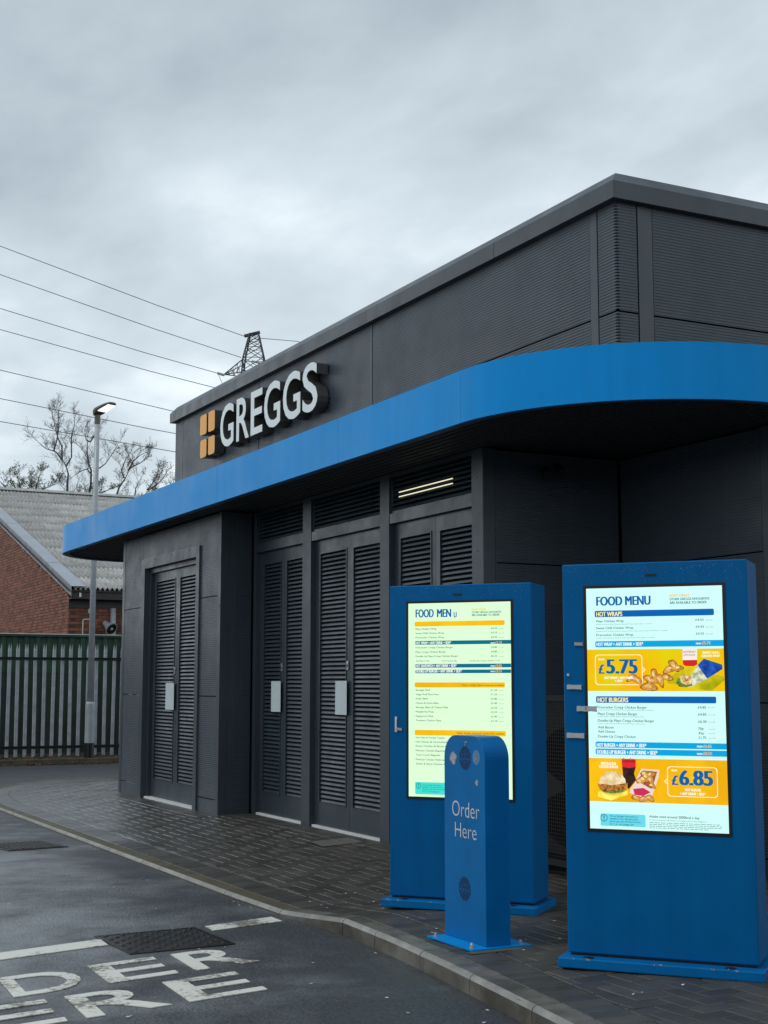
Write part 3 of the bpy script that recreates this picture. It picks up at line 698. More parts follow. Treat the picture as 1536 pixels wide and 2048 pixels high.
# ------------------------------------------------------------------ what the two screens show: (words, left, right, baseline, cap height, style) as fractions of the screen
MENU_2 = [
    ('FOOD MENU', 0.0759, 0.4833, 0.0733, 0.0374, 'head'),
    ("DON'T FORGET", 0.6224, 0.7666, 0.0434, 0.011, 'gold'),
    ('OTHER GREGGS FAVOURITES', 0.6218, 0.9088, 0.0575, 0.0098, 'teal'),
    ('ARE AVAILABLE TO ORDER', 0.6211, 0.8901, 0.0728, 0.0104, 'teal'),
    ('HOT WRAPS', 0.0746, 0.2706, 0.1187, 0.0186, 'cream'),
    ('Mayo Chicken Wrap', 0.0739, 0.2796, 0.1435, 0.0093, 'item'),
    ('£4.55', 0.8043, 0.8645, 0.1441, 0.0091, 'item'),
    ('kcal', 0.8813, 0.9255, 0.1435, 0.0042, 'tiny'),
    ('Southern Fried Chicken Goujons, Seasoned Mayo, Salad Leaves, Cucumber', 0.0736, 0.492, 0.1547, 0.0043, 'tiny'),
    ('Sweet Chilli Chicken Wrap', 0.0731, 0.3506, 0.1726, 0.0093, 'item'),
    ('£4.55', 0.8061, 0.8652, 0.1726, 0.0091, 'item'),
    ('kcal', 0.8821, 0.9262, 0.1719, 0.0042, 'tiny'),
    ('Southern Fried Chicken Goujons, Seasoned Mayo, Salad Leaves, Sweet Chilli Sauce, Cucumber', 0.0728, 0.6025, 0.1838, 0.0043, 'tiny'),
    ('Firecracker Chicken Wrap', 0.0723, 0.3495, 0.2017, 0.0093, 'item'),
    ('£4.55', 0.8058, 0.8648, 0.2011, 0.0091, 'item'),
    ('kcal', 0.8817, 0.9258, 0.2003, 0.0042, 'tiny'),
    ('Southern Fried Chicken Goujons, Firecracker Sauce, Salad Leaves, Cucumber', 0.072, 0.508, 0.2122, 0.0043, 'tiny'),
    ('HOT WRAP + ANY DRINK + SIDE*', 0.0733, 0.4206, 0.2431, 0.0136, 'white'),
    ('FROM', 0.805, 0.8398, 0.2409, 0.0072, 'white'),
    ('£5.75', 0.8471, 0.908, 0.2407, 0.0114, 'gold'),
    ('FROM', 0.086, 0.1267, 0.3034, 0.0074, 'white'),
    ('£', 0.0844, 0.1294, 0.3593, 0.038, 'head'),
    ('5.75', 0.1415, 0.3775, 0.3588, 0.0588, 'head'),
    ('HOT WRAP + ANY DRINK', 0.1276, 0.3432, 0.3816, 0.0098, 'white'),
    ('+ SIDE*', 0.2038, 0.2636, 0.3944, 0.0091, 'white'),
    ('SWEET CHILLI', 0.8484, 0.9678, 0.2792, 0.009, 'white'),
    ('CHICKEN WRAP', 0.8415, 0.9723, 0.2925, 0.009, 'white'),
    ('HOT BURGERS', 0.0733, 0.302, 0.4779, 0.0189, 'cream'),
    ('Firecracker Crispy Chicken Burger', 0.0726, 0.4377, 0.5041, 0.0103, 'item'),
    ('£4.85', 0.8052, 0.8648, 0.502, 0.0095, 'item'),
    ('kcal', 0.8816, 0.9232, 0.4999, 0.0042, 'tiny'),
    ('Crispy Coated Chicken Breast, Firecracker Sauce, Salad Leaves, Jalapenos', 0.0745, 0.4941, 0.512, 0.0043, 'tiny'),
    ('Mayo Crispy Chicken Burger', 0.0729, 0.368, 0.5314, 0.0103, 'item'),
    ('£4.85', 0.806, 0.8655, 0.5305, 0.0095, 'item'),
    ('kcal', 0.8812, 0.9248, 0.5289, 0.0041, 'tiny'),
    ('Crispy Coated Chicken Breast, Seasoned Mayo, Salad Leaves', 0.0748, 0.4139, 0.5399, 0.0043, 'tiny'),
    ('Double-Up Mayo Crispy Chicken Burger', 0.0732, 0.489, 0.5594, 0.0103, 'item'),
    ('£6.30', 0.8056, 0.8651, 0.5595, 0.0095, 'item'),
    ('kcal', 0.8808, 0.9233, 0.5579, 0.0041, 'tiny'),
    ('Crispy Coated Chicken Breasts, Seasoned Mayo, Salad Leaves', 0.074, 0.4213, 0.569, 0.0042, 'tiny'),
    ('Add Bacon', 0.0735, 0.189, 0.5872, 0.0097, 'item'),
    ('70p', 0.8043, 0.8429, 0.588, 0.0095, 'item'),
    ('kcal', 0.8814, 0.9198, 0.5868, 0.0041, 'tiny'),
    ('Add Cheese', 0.073, 0.1993, 0.6048, 0.0097, 'item'),
    ('45p', 0.8044, 0.8451, 0.6063, 0.0095, 'item'),
    ('kcal', 0.8805, 0.9189, 0.6045, 0.0041, 'tiny'),
    ('Double-Up Crispy Chicken', 0.0724, 0.3507, 0.6248, 0.0097, 'item'),
    ('£1.70', 0.8057, 0.8588, 0.624, 0.0095, 'item'),
    ('kcal', 0.8827, 0.9252, 0.6234, 0.0041, 'tiny'),
    ('HOT BURGER + ANY DRINK + SIDE*', 0.0615, 0.4274, 0.663, 0.0145, 'white'),
    ('FROM', 0.7925, 0.83, 0.6596, 0.0071, 'white'),
    ('£6.85', 0.8362, 0.8964, 0.66, 0.0112, 'gold'),
    ('DOUBLE-UP BURGER + ANY DRINK + SIDE*', 0.0618, 0.5071, 0.6919, 0.0151, 'white'),
    ('FROM', 0.7911, 0.8286, 0.6891, 0.0071, 'white'),
    ('£8.55', 0.8348, 0.897, 0.6889, 0.0112, 'gold'),
    ('FIRECRACKER', 0.0899, 0.2037, 0.7377, 0.0114, 'white'),
    ('CHICKEN BURGER', 0.0754, 0.2173, 0.7506, 0.0108, 'white'),
    ('FROM', 0.6058, 0.6447, 0.758, 0.0077, 'white'),
    ('£', 0.6046, 0.6528, 0.8122, 0.0377, 'head'),
    ('6.85', 0.6581, 0.9001, 0.8122, 0.0589, 'head'),
    ('HOT BURGER', 0.6988, 0.8121, 0.8359, 0.01, 'white'),
    ('+ ANY DRINK + SIDE*', 0.6616, 0.8435, 0.8514, 0.01, 'white'),
    ('Coca-Cola', 0.2526, 0.3385, 0.725, 0.0179, 'script'),
    ('RASPBERRY', 0.7104, 0.8034, 0.2751, 0.0085, 'red'),
    ('LEMONADE', 0.713, 0.7975, 0.2878, 0.0078, 'red'),
    ('All our allergen information is', 0.1485, 0.3518, 0.9499, 0.0077, 'allg'),
    ('available in our allergen guide -', 0.1482, 0.3621, 0.9605, 0.0077, 'allg'),
    ('please pop into the shop and ask', 0.1478, 0.3744, 0.9712, 0.0077, 'allg'),
    ('for it, or visit greggs.com', 0.1475, 0.3241, 0.9824, 0.0077, 'allg'),
    ('Adults need around 2000kcal a day.', 0.4368, 0.8006, 0.9472, 0.01, 'item'),
    ('For more nutritional information on Greggs products visit greggs.com', 0.4363, 0.8464, 0.9589, 0.0053, 'tiny'),
    ('~', 0.436, 0.9404, 0.9683, 0.0035, 'tiny'),
    ('~', 0.4357, 0.9533, 0.9753, 0.0035, 'tiny'),
    ('~', 0.4354, 0.9499, 0.9824, 0.0035, 'tiny'),
    ('~', 0.4351, 0.8706, 0.9894, 0.0035, 'tiny'),
]
MENU_1 = [
    ('FOOD', 0.0736, 0.2561, 0.0737, 0.0419, 'head'),
    ('MEN', 0.2866, 0.4282, 0.074, 0.0416, 'head'),
    ('U', 0.4511, 0.4813, 0.0769, 0.0291, 'head'),
    ("DON'T FORGET", 0.6274, 0.772, 0.0433, 0.0107, 'gold'),
    ('OTHER GREGGS FAVOURITES', 0.6272, 0.9136, 0.057, 0.0099, 'teal'),
    ('ARE AVAILABLE TO ORDER', 0.627, 0.8965, 0.0723, 0.0114, 'teal'),
    ('Mayo Chicken Wrap', 0.0735, 0.2819, 0.1387, 0.0093, 'item'),
    ('£4.55', 0.8111, 0.8728, 0.1405, 0.0091, 'item'),
    ('kcal', 0.8896, 0.9315, 0.1411, 0.0045, 'tiny'),
    ('Sweet Chilli Chicken Wrap', 0.0734, 0.3554, 0.161, 0.0093, 'item'),
    ('£4.55', 0.8107, 0.8724, 0.1624, 0.0091, 'item'),
    ('kcal', 0.8892, 0.931, 0.1629, 0.0045, 'tiny'),
    ('Firecracker Chicken Wrap', 0.0734, 0.3552, 0.1834, 0.0093, 'item'),
    ('£4.55', 0.8103, 0.8719, 0.1858, 0.0091, 'item'),
    ('kcal', 0.8887, 0.9306, 0.1863, 0.0045, 'tiny'),
    ('HOT WRAP + ANY DRINK + SIDE*', 0.0733, 0.424, 0.2142, 0.0139, 'white'),
    ('FROM', 0.8084, 0.8462, 0.2152, 0.0075, 'white'),
    ('£5.75', 0.8518, 0.916, 0.2162, 0.0128, 'gold'),
    ('Firecracker Crispy Chicken Burger', 0.0733, 0.4438, 0.2358, 0.0092, 'item'),
    ('£4.85', 0.8094, 0.8709, 0.2378, 0.009, 'item'),
    ('kcal', 0.8877, 0.9295, 0.2381, 0.0045, 'tiny'),
    ('Mayo Crispy Chicken Burger', 0.0733, 0.3748, 0.2588, 0.0092, 'item'),
    ('£4.85', 0.809, 0.8705, 0.2596, 0.009, 'item'),
    ('kcal', 0.8873, 0.9291, 0.2599, 0.0045, 'tiny'),
    ('Double-Up Mayo Crispy Chicken Burger', 0.0732, 0.4934, 0.2811, 0.0092, 'item'),
    ('£6.55', 0.8086, 0.8701, 0.2822, 0.009, 'item'),
    ('kcal', 0.8868, 0.9286, 0.2824, 0.0045, 'tiny'),
    ('Add Bacon 70p', 0.0732, 0.2114, 0.3041, 0.0069, 'item'),
    ('Add Cheese 45p', 0.3342, 0.4803, 0.3046, 0.0068, 'item'),
    ('Double-Up Crispy Chicken £1.70', 0.6054, 0.892, 0.3051, 0.0068, 'item'),
    ('HOT SANDWICH + ANY DRINK + SIDE*', 0.0731, 0.4772, 0.3332, 0.0138, 'white'),
    ('FROM', 0.8063, 0.844, 0.3332, 0.0075, 'white'),
    ('£8.85', 0.8496, 0.9137, 0.334, 0.0127, 'gold'),
    ('DOUBLE-UP BURGER + ANY DRINK + SIDE*', 0.0731, 0.5267, 0.3615, 0.0138, 'white'),
    ('FROM', 0.8058, 0.8435, 0.3609, 0.0075, 'white'),
    ('£8.55', 0.8491, 0.9131, 0.3617, 0.0127, 'gold'),
    ('Other freshly baked savouries available', 0.5259, 0.9311, 0.4317, 0.0098, 'olive'),
    ('Other freshly prepared sandwiches available', 0.4736, 0.9316, 0.6769, 0.0097, 'olive'),
    ('Sausage Roll', 0.0729, 0.2122, 0.4562, 0.0091, 'item'),
    ('£1.55', 0.8055, 0.8668, 0.4566, 0.0089, 'item'),
    ('kcal', 0.8835, 0.9251, 0.4564, 0.0045, 'tiny'),
    ('Vegan Roll Pork-Free', 0.0729, 0.2999, 0.479, 0.0091, 'item'),
    ('£1.55', 0.8051, 0.8664, 0.4782, 0.0089, 'item'),
    ('kcal', 0.883, 0.9246, 0.4779, 0.0045, 'tiny'),
    ('Steak Bake', 0.0729, 0.1946, 0.501, 0.0091, 'item'),
    ('£2.80', 0.8047, 0.8659, 0.5005, 0.0089, 'item'),
    ('kcal', 0.8826, 0.9242, 0.5002, 0.0045, 'tiny'),
    ('Cheese & Onion Bake', 0.0728, 0.2996, 0.5238, 0.0091, 'item'),
    ('£2.40', 0.8043, 0.8655, 0.5228, 0.0089, 'item'),
    ('kcal', 0.8822, 0.9237, 0.5225, 0.0045, 'tiny'),
    ('Sausage, Bean & Cheese Melt', 0.0728, 0.391, 0.5458, 0.0091, 'item'),
    ('£2.55', 0.8039, 0.8651, 0.5459, 0.0089, 'item'),
    ('kcal', 0.8817, 0.9232, 0.5454, 0.0044, 'tiny'),
    ('Margherita Pizza', 0.0728, 0.2534, 0.5686, 0.0091, 'item'),
    ('£2.55', 0.8035, 0.8646, 0.5681, 0.0089, 'item'),
    ('kcal', 0.8813, 0.9228, 0.5677, 0.0044, 'tiny'),
    ('Pepperoni Pizza', 0.0727, 0.2475, 0.5913, 0.0091, 'item'),
    ('£2.90', 0.8031, 0.8642, 0.5904, 0.0089, 'item'),
    ('kcal', 0.8809, 0.9223, 0.5899, 0.0044, 'tiny'),
    ('Tandoori Chicken Pizza', 0.0727, 0.3248, 0.6133, 0.0091, 'item'),
    ('£3.10', 0.8027, 0.8638, 0.6133, 0.0089, 'item'),
    ('kcal', 0.8804, 0.9219, 0.6128, 0.0044, 'tiny'),
    ('Hot Ham & Cheese Toastie', 0.0726, 0.3569, 0.7016, 0.009, 'item'),
    ('Hot Cheese & Caramelised Onion', 0.0725, 0.4589, 0.7234, 0.009, 'item'),
    ('Roast Chicken & Bacon Club', 0.0725, 0.4162, 0.7452, 0.009, 'item'),
    ('Mexican Chicken Baguette', 0.0724, 0.3592, 0.7685, 0.009, 'item'),
    ('Tuna Crunch Baguette', 0.0724, 0.3149, 0.7903, 0.009, 'item'),
    ('Mexican Chicken Flatbread', 0.0724, 0.366, 0.8143, 0.009, 'item'),
    ('Sweet & Spicy Chicken Flatbread', 0.0723, 0.4507, 0.836, 0.009, 'item'),
    ('£4.75', 0.8165, 0.876, 0.6974, 0.0088, 'item'),
    ('All our allergen information is', 0.1369, 0.3323, 0.9433, 0.0067, 'allg1'),
    ('available in our allergen guide -', 0.1368, 0.3507, 0.9537, 0.0067, 'allg1'),
    ('please pop into the shop and ask', 0.1368, 0.3577, 0.9641, 0.0067, 'allg1'),
    ('for it, or visit greggs.com', 0.1368, 0.3065, 0.9753, 0.0067, 'allg1'),
]
BANDS_2 = [
    (0.062, 0.095, 0.9384, 0.1218, 'blue'),
    (0.0628, 0.2234, 1.0009, 0.2487, 'cyan'),
    (0.0021, 0.2582, 1.0001, 0.4323, 'yellow'),
    (0.0608, 0.4536, 0.9369, 0.4811, 'blue'),
    (0.0512, 0.642, 1.0016, 0.6662, 'cyan'),
    (0.0504, 0.671, 1.0001, 0.6951, 'cyan'),
    (-0.001, 0.7099, 1.0021, 0.8882, 'amber'),
    (0.0776, 0.9374, 0.4086, 0.9873, 'aqua'),
]
BANDS_1 = [
    (0.0618, 0.0953, 0.9422, 0.1208, 'amber'),
    (0.066, 0.1965, 1.0013, 0.2165, 'tealb'),
    (0.0659, 0.3171, 0.9986, 0.3363, 'tealb'),
    (0.0658, 0.347, 0.998, 0.3653, 'tealb'),
    (0.0614, 0.4127, 0.9398, 0.4387, 'amber'),
    (0.061, 0.6579, 0.943, 0.6859, 'amber'),
    (0.0635, 0.9259, 0.4569, 0.9877, 'turq'),
]
SHAPES_2 = [
    ('callout', [(0.061, 0.282), (0.411, 0.28), (0.406, 0.404), (0.058, 0.407)]),
    ('callout', [(0.578, 0.738), (0.931, 0.739), (0.927, 0.859), (0.573, 0.86)]),
    ('bottle_label', [(0.707, 0.256), (0.811, 0.258), (0.808, 0.304), (0.705, 0.305)]),
    ('bottle_red', [(0.705, 0.305), (0.808, 0.304), (0.81, 0.322), (0.785, 0.33), (0.727, 0.329), (0.708, 0.323)]),
    ('tray', [(0.589, 0.383), (0.722, 0.333), (0.993, 0.372), (1.001, 0.386), (0.911, 0.429), (0.88, 0.43), (0.597, 0.399)]),
    ('wrap', [(0.762, 0.367), (0.812, 0.325), (0.877, 0.373), (0.877, 0.381), (0.771, 0.412), (0.744, 0.416)]),
    ('box_blue', [(0.812, 0.325), (0.857, 0.299), (0.987, 0.324), (0.988, 0.342), (0.877, 0.381)]),
    ('lettuce', [(0.652, 0.398), (0.677, 0.374), (0.762, 0.367), (0.771, 0.409), (0.723, 0.416), (0.676, 0.413)]),
    ('filling', [(0.677, 0.374), (0.715, 0.361), (0.767, 0.37), (0.768, 0.4), (0.734, 0.408), (0.692, 0.398)]),
    ('bun', [(0.071, 0.815), (0.083, 0.791), (0.122, 0.769), (0.176, 0.762), (0.23, 0.77), (0.266, 0.793), (0.273, 0.81), (0.174, 0.82)]),
    ('patty', [(0.064, 0.815), (0.174, 0.82), (0.287, 0.81), (0.284, 0.828), (0.227, 0.841), (0.119, 0.844), (0.071, 0.833)]),
    ('lettuce', [(0.071, 0.833), (0.119, 0.841), (0.227, 0.84), (0.279, 0.829), (0.249, 0.848), (0.173, 0.855), (0.103, 0.85)]),
    ('butter', [(0.063, 0.845), (0.103, 0.85), (0.173, 0.855), (0.249, 0.848), (0.286, 0.84), (0.283, 0.858), (0.161, 0.883), (0.062, 0.869)]),
    ('bunbase', [(0.103, 0.847), (0.173, 0.853), (0.249, 0.845), (0.238, 0.856), (0.173, 0.863), (0.108, 0.857)]),
    ('cola_red', [(0.242, 0.712), (0.348, 0.713), (0.346, 0.744), (0.295, 0.749), (0.246, 0.744)]),
    ('cola_black', [(0.246, 0.744), (0.295, 0.749), (0.346, 0.744), (0.332, 0.771), (0.347, 0.797), (0.292, 0.834), (0.276, 0.828), (0.271, 0.81), (0.251, 0.781)]),
    ('carton', [(0.386, 0.75), (0.518, 0.753), (0.512, 0.782), (0.461, 0.86), (0.376, 0.864), (0.297, 0.851), (0.303, 0.834), (0.336, 0.809)]),
    ('carton_in', [(0.401, 0.757), (0.502, 0.761), (0.462, 0.83), (0.346, 0.821)]),
    ('carton_flap', [(0.33, 0.816), (0.378, 0.808), (0.452, 0.83), (0.451, 0.842), (0.355, 0.862), (0.304, 0.848)]),
    ('carton_pink', [(0.324, 0.833), (0.399, 0.828), (0.451, 0.845), (0.398, 0.861), (0.334, 0.857)]),
]
WEDGES_2 = [(0.362, 0.383, 0.05, 0.3), (0.329, 0.377, 0.045, -0.5), (0.383, 0.392, 0.04, 1), (0.458, 0.382, 0.05, 0.5), (0.497, 0.363, 0.05, 1.4), (0.485, 0.391, 0.045, 0), (0.539, 0.387, 0.055, 1.2), (0.457, 0.415, 0.065, 0.1), (0.587, 0.375, 0.05, 0.2), (0.61, 0.342, 0.055, -0.4), (0.642, 0.326, 0.055, 0.9), (0.674, 0.338, 0.04, -0.2)]
NUGGETS_2 = [(0.412, 0.772, 0.035, 0.3), (0.454, 0.774, 0.035, -0.5), (0.4, 0.793, 0.04, 0.1), (0.453, 0.795, 0.035, 1), (0.422, 0.784, 0.03, 0.5), (0.378, 0.802, 0.035, 0.4), (0.463, 0.818, 0.03, 0.5), (0.344, 0.868, 0.035, 0.2), (0.397, 0.874, 0.035, -0.3), (0.445, 0.869, 0.035, 0.5)]

# ------------------------------------------------------------------ menu screens
STY = {'head': ((0, 92, 160), 0.0, .055), 'gold': ((226, 178, 60), 0.0, .03), 'teal': ((0, 92, 110), 0.0, .03), 'cream': ((250, 236, 150), 0.0, .035), 'item': ((28, 52, 62), 0.0, .012), 'tiny': ((70, 100, 100), 0.0),
       'white': ((246, 250, 240), 0.0, .035), 'script': ((40, 8, 10), 0.0), 'red': ((150, 20, 40), 0.0), 'allg': ((8, 60, 90), 0.0), 'allg1': ((0, 70, 80), 0.0), 'olive': ((110, 84, 10), 0.0, .012)}
PAL = {'blue': (0, 92, 168), 'cyan': (0, 158, 214), 'yellow': (232, 196, 0), 'amber': (238, 178, 0), 'aqua': (100, 208, 226), 'tealb': (0, 106, 132), 'turq': (60, 214, 200),
       'callout': (245, 240, 200), 'bottle_label': (236, 228, 220), 'bottle_red': (200, 36, 34), 'tray': (205, 190, 8), 'wrap': (214, 220, 180), 'box_blue': (22, 76, 168), 'lettuce': (70, 100, 30), 'filling': (222, 190, 120),
       'bun': (226, 214, 170), 'patty': (150, 86, 30), 'butter': (240, 226, 60), 'bunbase': (226, 184, 80), 'cola_red': (214, 36, 48), 'cola_black': (30, 22, 24), 'carton': (226, 206, 190), 'carton_in': (170, 60, 60), 'carton_flap': (226, 206, 196), 'carton_pink': (196, 40, 88)}
for k, v in PAL.items(): M['p_' + k] = glow('screen_' + k, v)
for k, v in STY.items(): M['t_' + k] = glow('screen_text_' + k, v[0])
def food(name, a, b, scale, c=None):
    m = glow(name, a); t = m.node_tree; n = t.nodes; p = n['Principled BSDF']; tc_ = n.new('ShaderNodeNewGeometry'); q = n.new('ShaderNodeTexNoise'); q.inputs['Scale'].default_value = scale; q.inputs['Detail'].default_value = 5; q.inputs['Roughness'].default_value = .65
    t.links.new(tc_.outputs['Position'], q.inputs['Vector']); r_ = n.new('ShaderNodeValToRGB'); t.links.new(q.outputs[0], r_.inputs[0]); e_ = r_.color_ramp.elements
    e_[0].position = .36; e_[0].color = (*s2l(*a), 1); e_[1].position = .64; e_[1].color = (*s2l(*b), 1)
    if c: k_ = r_.color_ramp.elements.new(.5); k_.color = (*s2l(*c), 1)
    t.links.new(r_.outputs[0], p.inputs['Emission Color']); return m
for k_, a_, b_, sc_ in (('bun', (196, 160, 96), (240, 226, 186), 28), ('patty', (84, 40, 12), (214, 140, 60), 60), ('lettuce', (30, 44, 16), (128, 160, 60), 70), ('filling', (150, 96, 40), (244, 224, 160), 60), ('wrap', (150, 160, 130), (238, 242, 214), 45),
                        ('tray', (150, 150, 0), (232, 214, 20), 7), ('yellow', (240, 170, 0), (214, 206, 0), 2.6), ('amber', (228, 166, 0), (244, 190, 10), 3), ('box_blue', (14, 50, 130), (40, 100, 200), 20), ('carton_in', (120, 30, 30), (200, 110, 70), 40), ('cola_black', (14, 10, 12), (70, 40, 36), 12), ('butter', (214, 200, 30), (250, 240, 110), 14)):
    M['p_' + k_] = food('screen_photo_' + k_, a_, b_, sc_)
M['wedge_a'] = food('screen_wedge_light', (170, 104, 36), (224, 170, 90), 55); M['wedge_b'] = food('screen_wedge_dark', (104, 54, 12), (180, 112, 40), 50); M['wedge_c'] = food('screen_wedge_pale', (206, 160, 84), (244, 222, 160), 60)
M['screen_a'] = glow('screen_background_green_white', (212, 249, 206)); M['screen_b'] = glow('screen_background_aqua_white', (200, 244, 240))
prepare_text([(s, STY[st][1]) for s, a, b, v, c, st in MENU_1 + MENU_2 if s != '~'] + [('H', STY[k][1]) for k in STY] + [('HOT', .03), ('!', .02)])

def kiosk(name, loc, W, H, sx0, sx1, sz0, sz1, bg, bands, menu, extra, label):
    K = empty(name, loc, R(-49.46)); tag(K, label, 'menu screen', 'drive-through menu screens')
    D = 0.30; f0 = 0.0
    b = MB(); b.box(0, W, 0, D, .062, H); bevel(b.build('body', M['kiosk'], K, local=True), .006)
    b = MB(); b.box(.012, W - .012, .012, D - .012, .05, .0618); b.build('shadow_gap', M['black'], K, local=True)
    b = MB(); b.box(-.03, W + .03, -.072, D + .06, .003, .05); pl_ = b.build('plinth', M['post'], K, local=True); bevel(pl_, .006)
    for xx in (.11, W - .12):
        q = MB(); q.lathe([(.026, 0), (.024, .003)], (xx, -.045, .0502), 16); q.build('bolt_cap', M['black'], pl_, local=True)
    q = MB(); rs = random.Random(int(H * 1000))
    for _ in range(7):
        a = rs.uniform(-.02, W); l_ = rs.uniform(.003, .016); q.box(a, a + l_, -.0727, -.0705 + rs.uniform(0, .002), .0455 - rs.uniform(0, .003), .0503)
    tag(q.build('pale_edge_flecks', M['spot'], pl_, local=True), kind='stuff')  # small pale flecks along the plinth's front top edge
    q = MB(); q.box(W * .46, W * .52, -.003, -.0005, H - .065, H - .055); q.build('sensor', M['black'], K, local=True)
    bz = .014; q = MB()
    q.box(sx0 - bz, sx1 + bz, -.0035, -.0005, sz0 - bz, sz0); q.box(sx0 - bz, sx1 + bz, -.0035, -.0005, sz1, sz1 + bz); q.box(sx0 - bz, sx0, -.0035, -.0005, sz0, sz1); q.box(sx1, sx1 + bz, -.0035, -.0005, sz0, sz1)
    q.build('bezel', M['black'], K, local=True)
    q = MB(); q.box(sx0, sx1, -.002, -.0005, sz0, sz1); scr = q.build('screen', bg, K, local=True)
    SW, SH = sx1 - sx0, sz1 - sz0
    P = lambda u, v, lay: (sx0 + u * SW, -.0022 - .0004 * lay, sz1 - v * SH)
    def flat(pts, lay, m, nm):
        q = MB(); q.add([P(u, v, lay) for u, v in pts], [tuple(range(len(pts)))]); o = q.build(nm, m, scr, local=True)
        if o.data.polygons[0].normal.y > 0: o.data.flip_normals()
        return o
    for u0, v0, u1, v1, st in bands:
        u1 = min(u1, 1.0); r_ = .010; tall = (v1 - v0) > .1
        if tall: pts = [(0, v0), (1, v0), (1, v1), (0, v1)]
        else:
            ru, rv = r_, r_ * SW / SH; pts = []
            right = 0 if u1 > .98 else 1
            for cu, cv, a in ((u1 - ru * right, v0 + rv, -90), (u1 - ru * right, v1 - rv, 0), (u0 + ru, v1 - rv, 90), (u0 + ru, v0 + rv, 180)):
                if cu > u0 + .05 and not right: pts.append((u1, v0 if a == -90 else v1)); continue
                pts += [(cu + ru * math.cos(R(a + 22.5 * k)), cv + rv * math.sin(R(a + 22.5 * k))) for k in range(5)]
        flat(pts, 1, M['p_' + st], 'picture_panel' if tall else 'heading_band')
    for nm, pts in extra.get('shapes', []):
        if nm == 'callout':
            q = MB(); us = [p[0] for p in pts]; vv = [p[1] for p in pts]; u0, u1, v0, v1 = min(us), max(us), min(vv), max(vv); w = .005; wv = w * SW / SH; c_ = .022; cv = c_ * SW / SH
            o_ = [(u0 + c_, v0), (u1 - c_, v0), (u1 - .006, v0 + .004), (u1, v0 + cv), (u1, v1 - cv), (u1 - .006, v1 - .004), (u1 - c_, v1), (u0 + c_, v1), (u0 + .006, v1 - .004), (u0, v1 - cv), (u0, v0 + cv), (u0 + .006, v0 + .004)]
            mu, mv = (u0 + u1) / 2, (v0 + v1) / 2
            i_ = [(u - math.copysign(w, u - mu), v - math.copysign(wv, v - mv)) for u, v in o_]; n_ = len(o_)
            q.add([P(*p, 3) for p in o_] + [P(*p, 3) for p in i_], [(i, (i + 1) % n_, n_ + (i + 1) % n_, n_ + i) for i in range(n_)])
            left = mu > .5; e_ = u0 if left else u1; dr = -1 if left else 1
            q.add([P(e_, mv - .012, 3), P(e_ + .024 * dr, mv, 3), P(e_, mv + .012, 3), P(e_, mv + .008, 3), P(e_ + .015 * dr, mv, 3), P(e_, mv - .008, 3)], [(0, 1, 4, 5), (1, 2, 3, 4)])
            q.build('price_callout', M['p_callout'], scr, local=True)
        else: flat([(min(1, max(0, u)), v) for u, v in pts], extra['order'][nm], M['p_' + nm], 'menu_photo')
    rr = random.Random(5)
    for nm, lst, lay in (('wedge', extra.get('wedges', []), 3), ('nugget', extra.get('nuggets', []), 6)):
        for u, v, r_, a in lst:
            asp = SW / SH; q = MB()
            for sc_, mm, l2 in ((1.0, 1, 0), (.82, 0, .3), (.4, 2, .6)):
                pts = []
                for k in range(11):
                    t = 2 * math.pi * k / 11; rx = r_ * sc_ * (1 + .14 * math.sin(3 * t + a)) ; ex, ey = rx * math.cos(t), rx * (.48 if nm == 'wedge' else .62) * math.sin(t)
                    pts.append((u + ex * math.cos(a) - ey * math.sin(a) - (.008 if mm == 2 else 0), v + (ex * math.sin(a) + ey * math.cos(a)) * asp - (.003 if mm == 2 else 0)))
                q.add([P(x_, y_, lay + l2) for x_, y_ in pts], [tuple(range(10, -1, -1))], mm)
            q.build(nm, [M['wedge_a'], M['wedge_b'], M['wedge_c']], scr, local=True)
    for s, u0, u1, v, cap, st in menu:
        q = MB()
        if s == '~':                                               # small print too fine to read: rows of word-long dashes
            u = u0
            while u < u1 - .01:
                w = min(rr.uniform(.012, .045), u1 - u); q.add([P(u, v, 5), P(u + w, v, 5), P(u + w, v - cap * .55, 5), P(u, v - cap * .55, 5)], [(0, 1, 2, 3)]); u += w + .006
        else:
            off = STY[st][1]; a0, a1, _, _ = text_bb(s, off); h0, h1 = text_bb('H', off)[2:]
            sh_ = STY[st][2] if len(STY[st]) > 2 else 0
            for n_c, dx in enumerate(tuple(sh_ * k_ / 4 for k_ in range(-4, 5)) if sh_ > .025 else ((-sh_, sh_) if sh_ else (0,))):
                text_faces(q, s, off, lambda a, b, w: P(u0 + (u1 - u0) * (a + dx - a0 + sh_) / (a1 - a0 + 2 * sh_), v - cap * (b - h0) / (h1 - h0), 9 + .04 * n_c))
        o = q.build('printed_text', M['t_' + st], scr, local=True)
    for u0, u1, v0, v1, m in extra.get('tape', []):
        q = MB(); jag = [(u0, v0 + .003), (u0 + .006, v0), ((u0 + u1) / 2, v0 + .002), (u1, v0 + .001), (u1 - .004, (v0 + v1) / 2), (u1, v1), ((u0 + u1) / 2, v1 - .002), (u0, v1 - .001)]
        q.add([(P(u, v, 11)[0], -.0075, P(u, v, 11)[2]) for u, v in jag] + [(P(u, v, 11)[0], -.0005 if u < -.03 else -.0065, P(u, v, 11)[2]) for u, v in jag], [tuple(range(8))] + [(i, (i + 1) % 8, 8 + (i + 1) % 8, 8 + i) for i in range(8)])
        fix_normals(q.build('tape_strip' if m == 'tape' else 'scraped_patch', M[m], K, local=True))
    q = MB(); rs = random.Random(int(W * 1000))
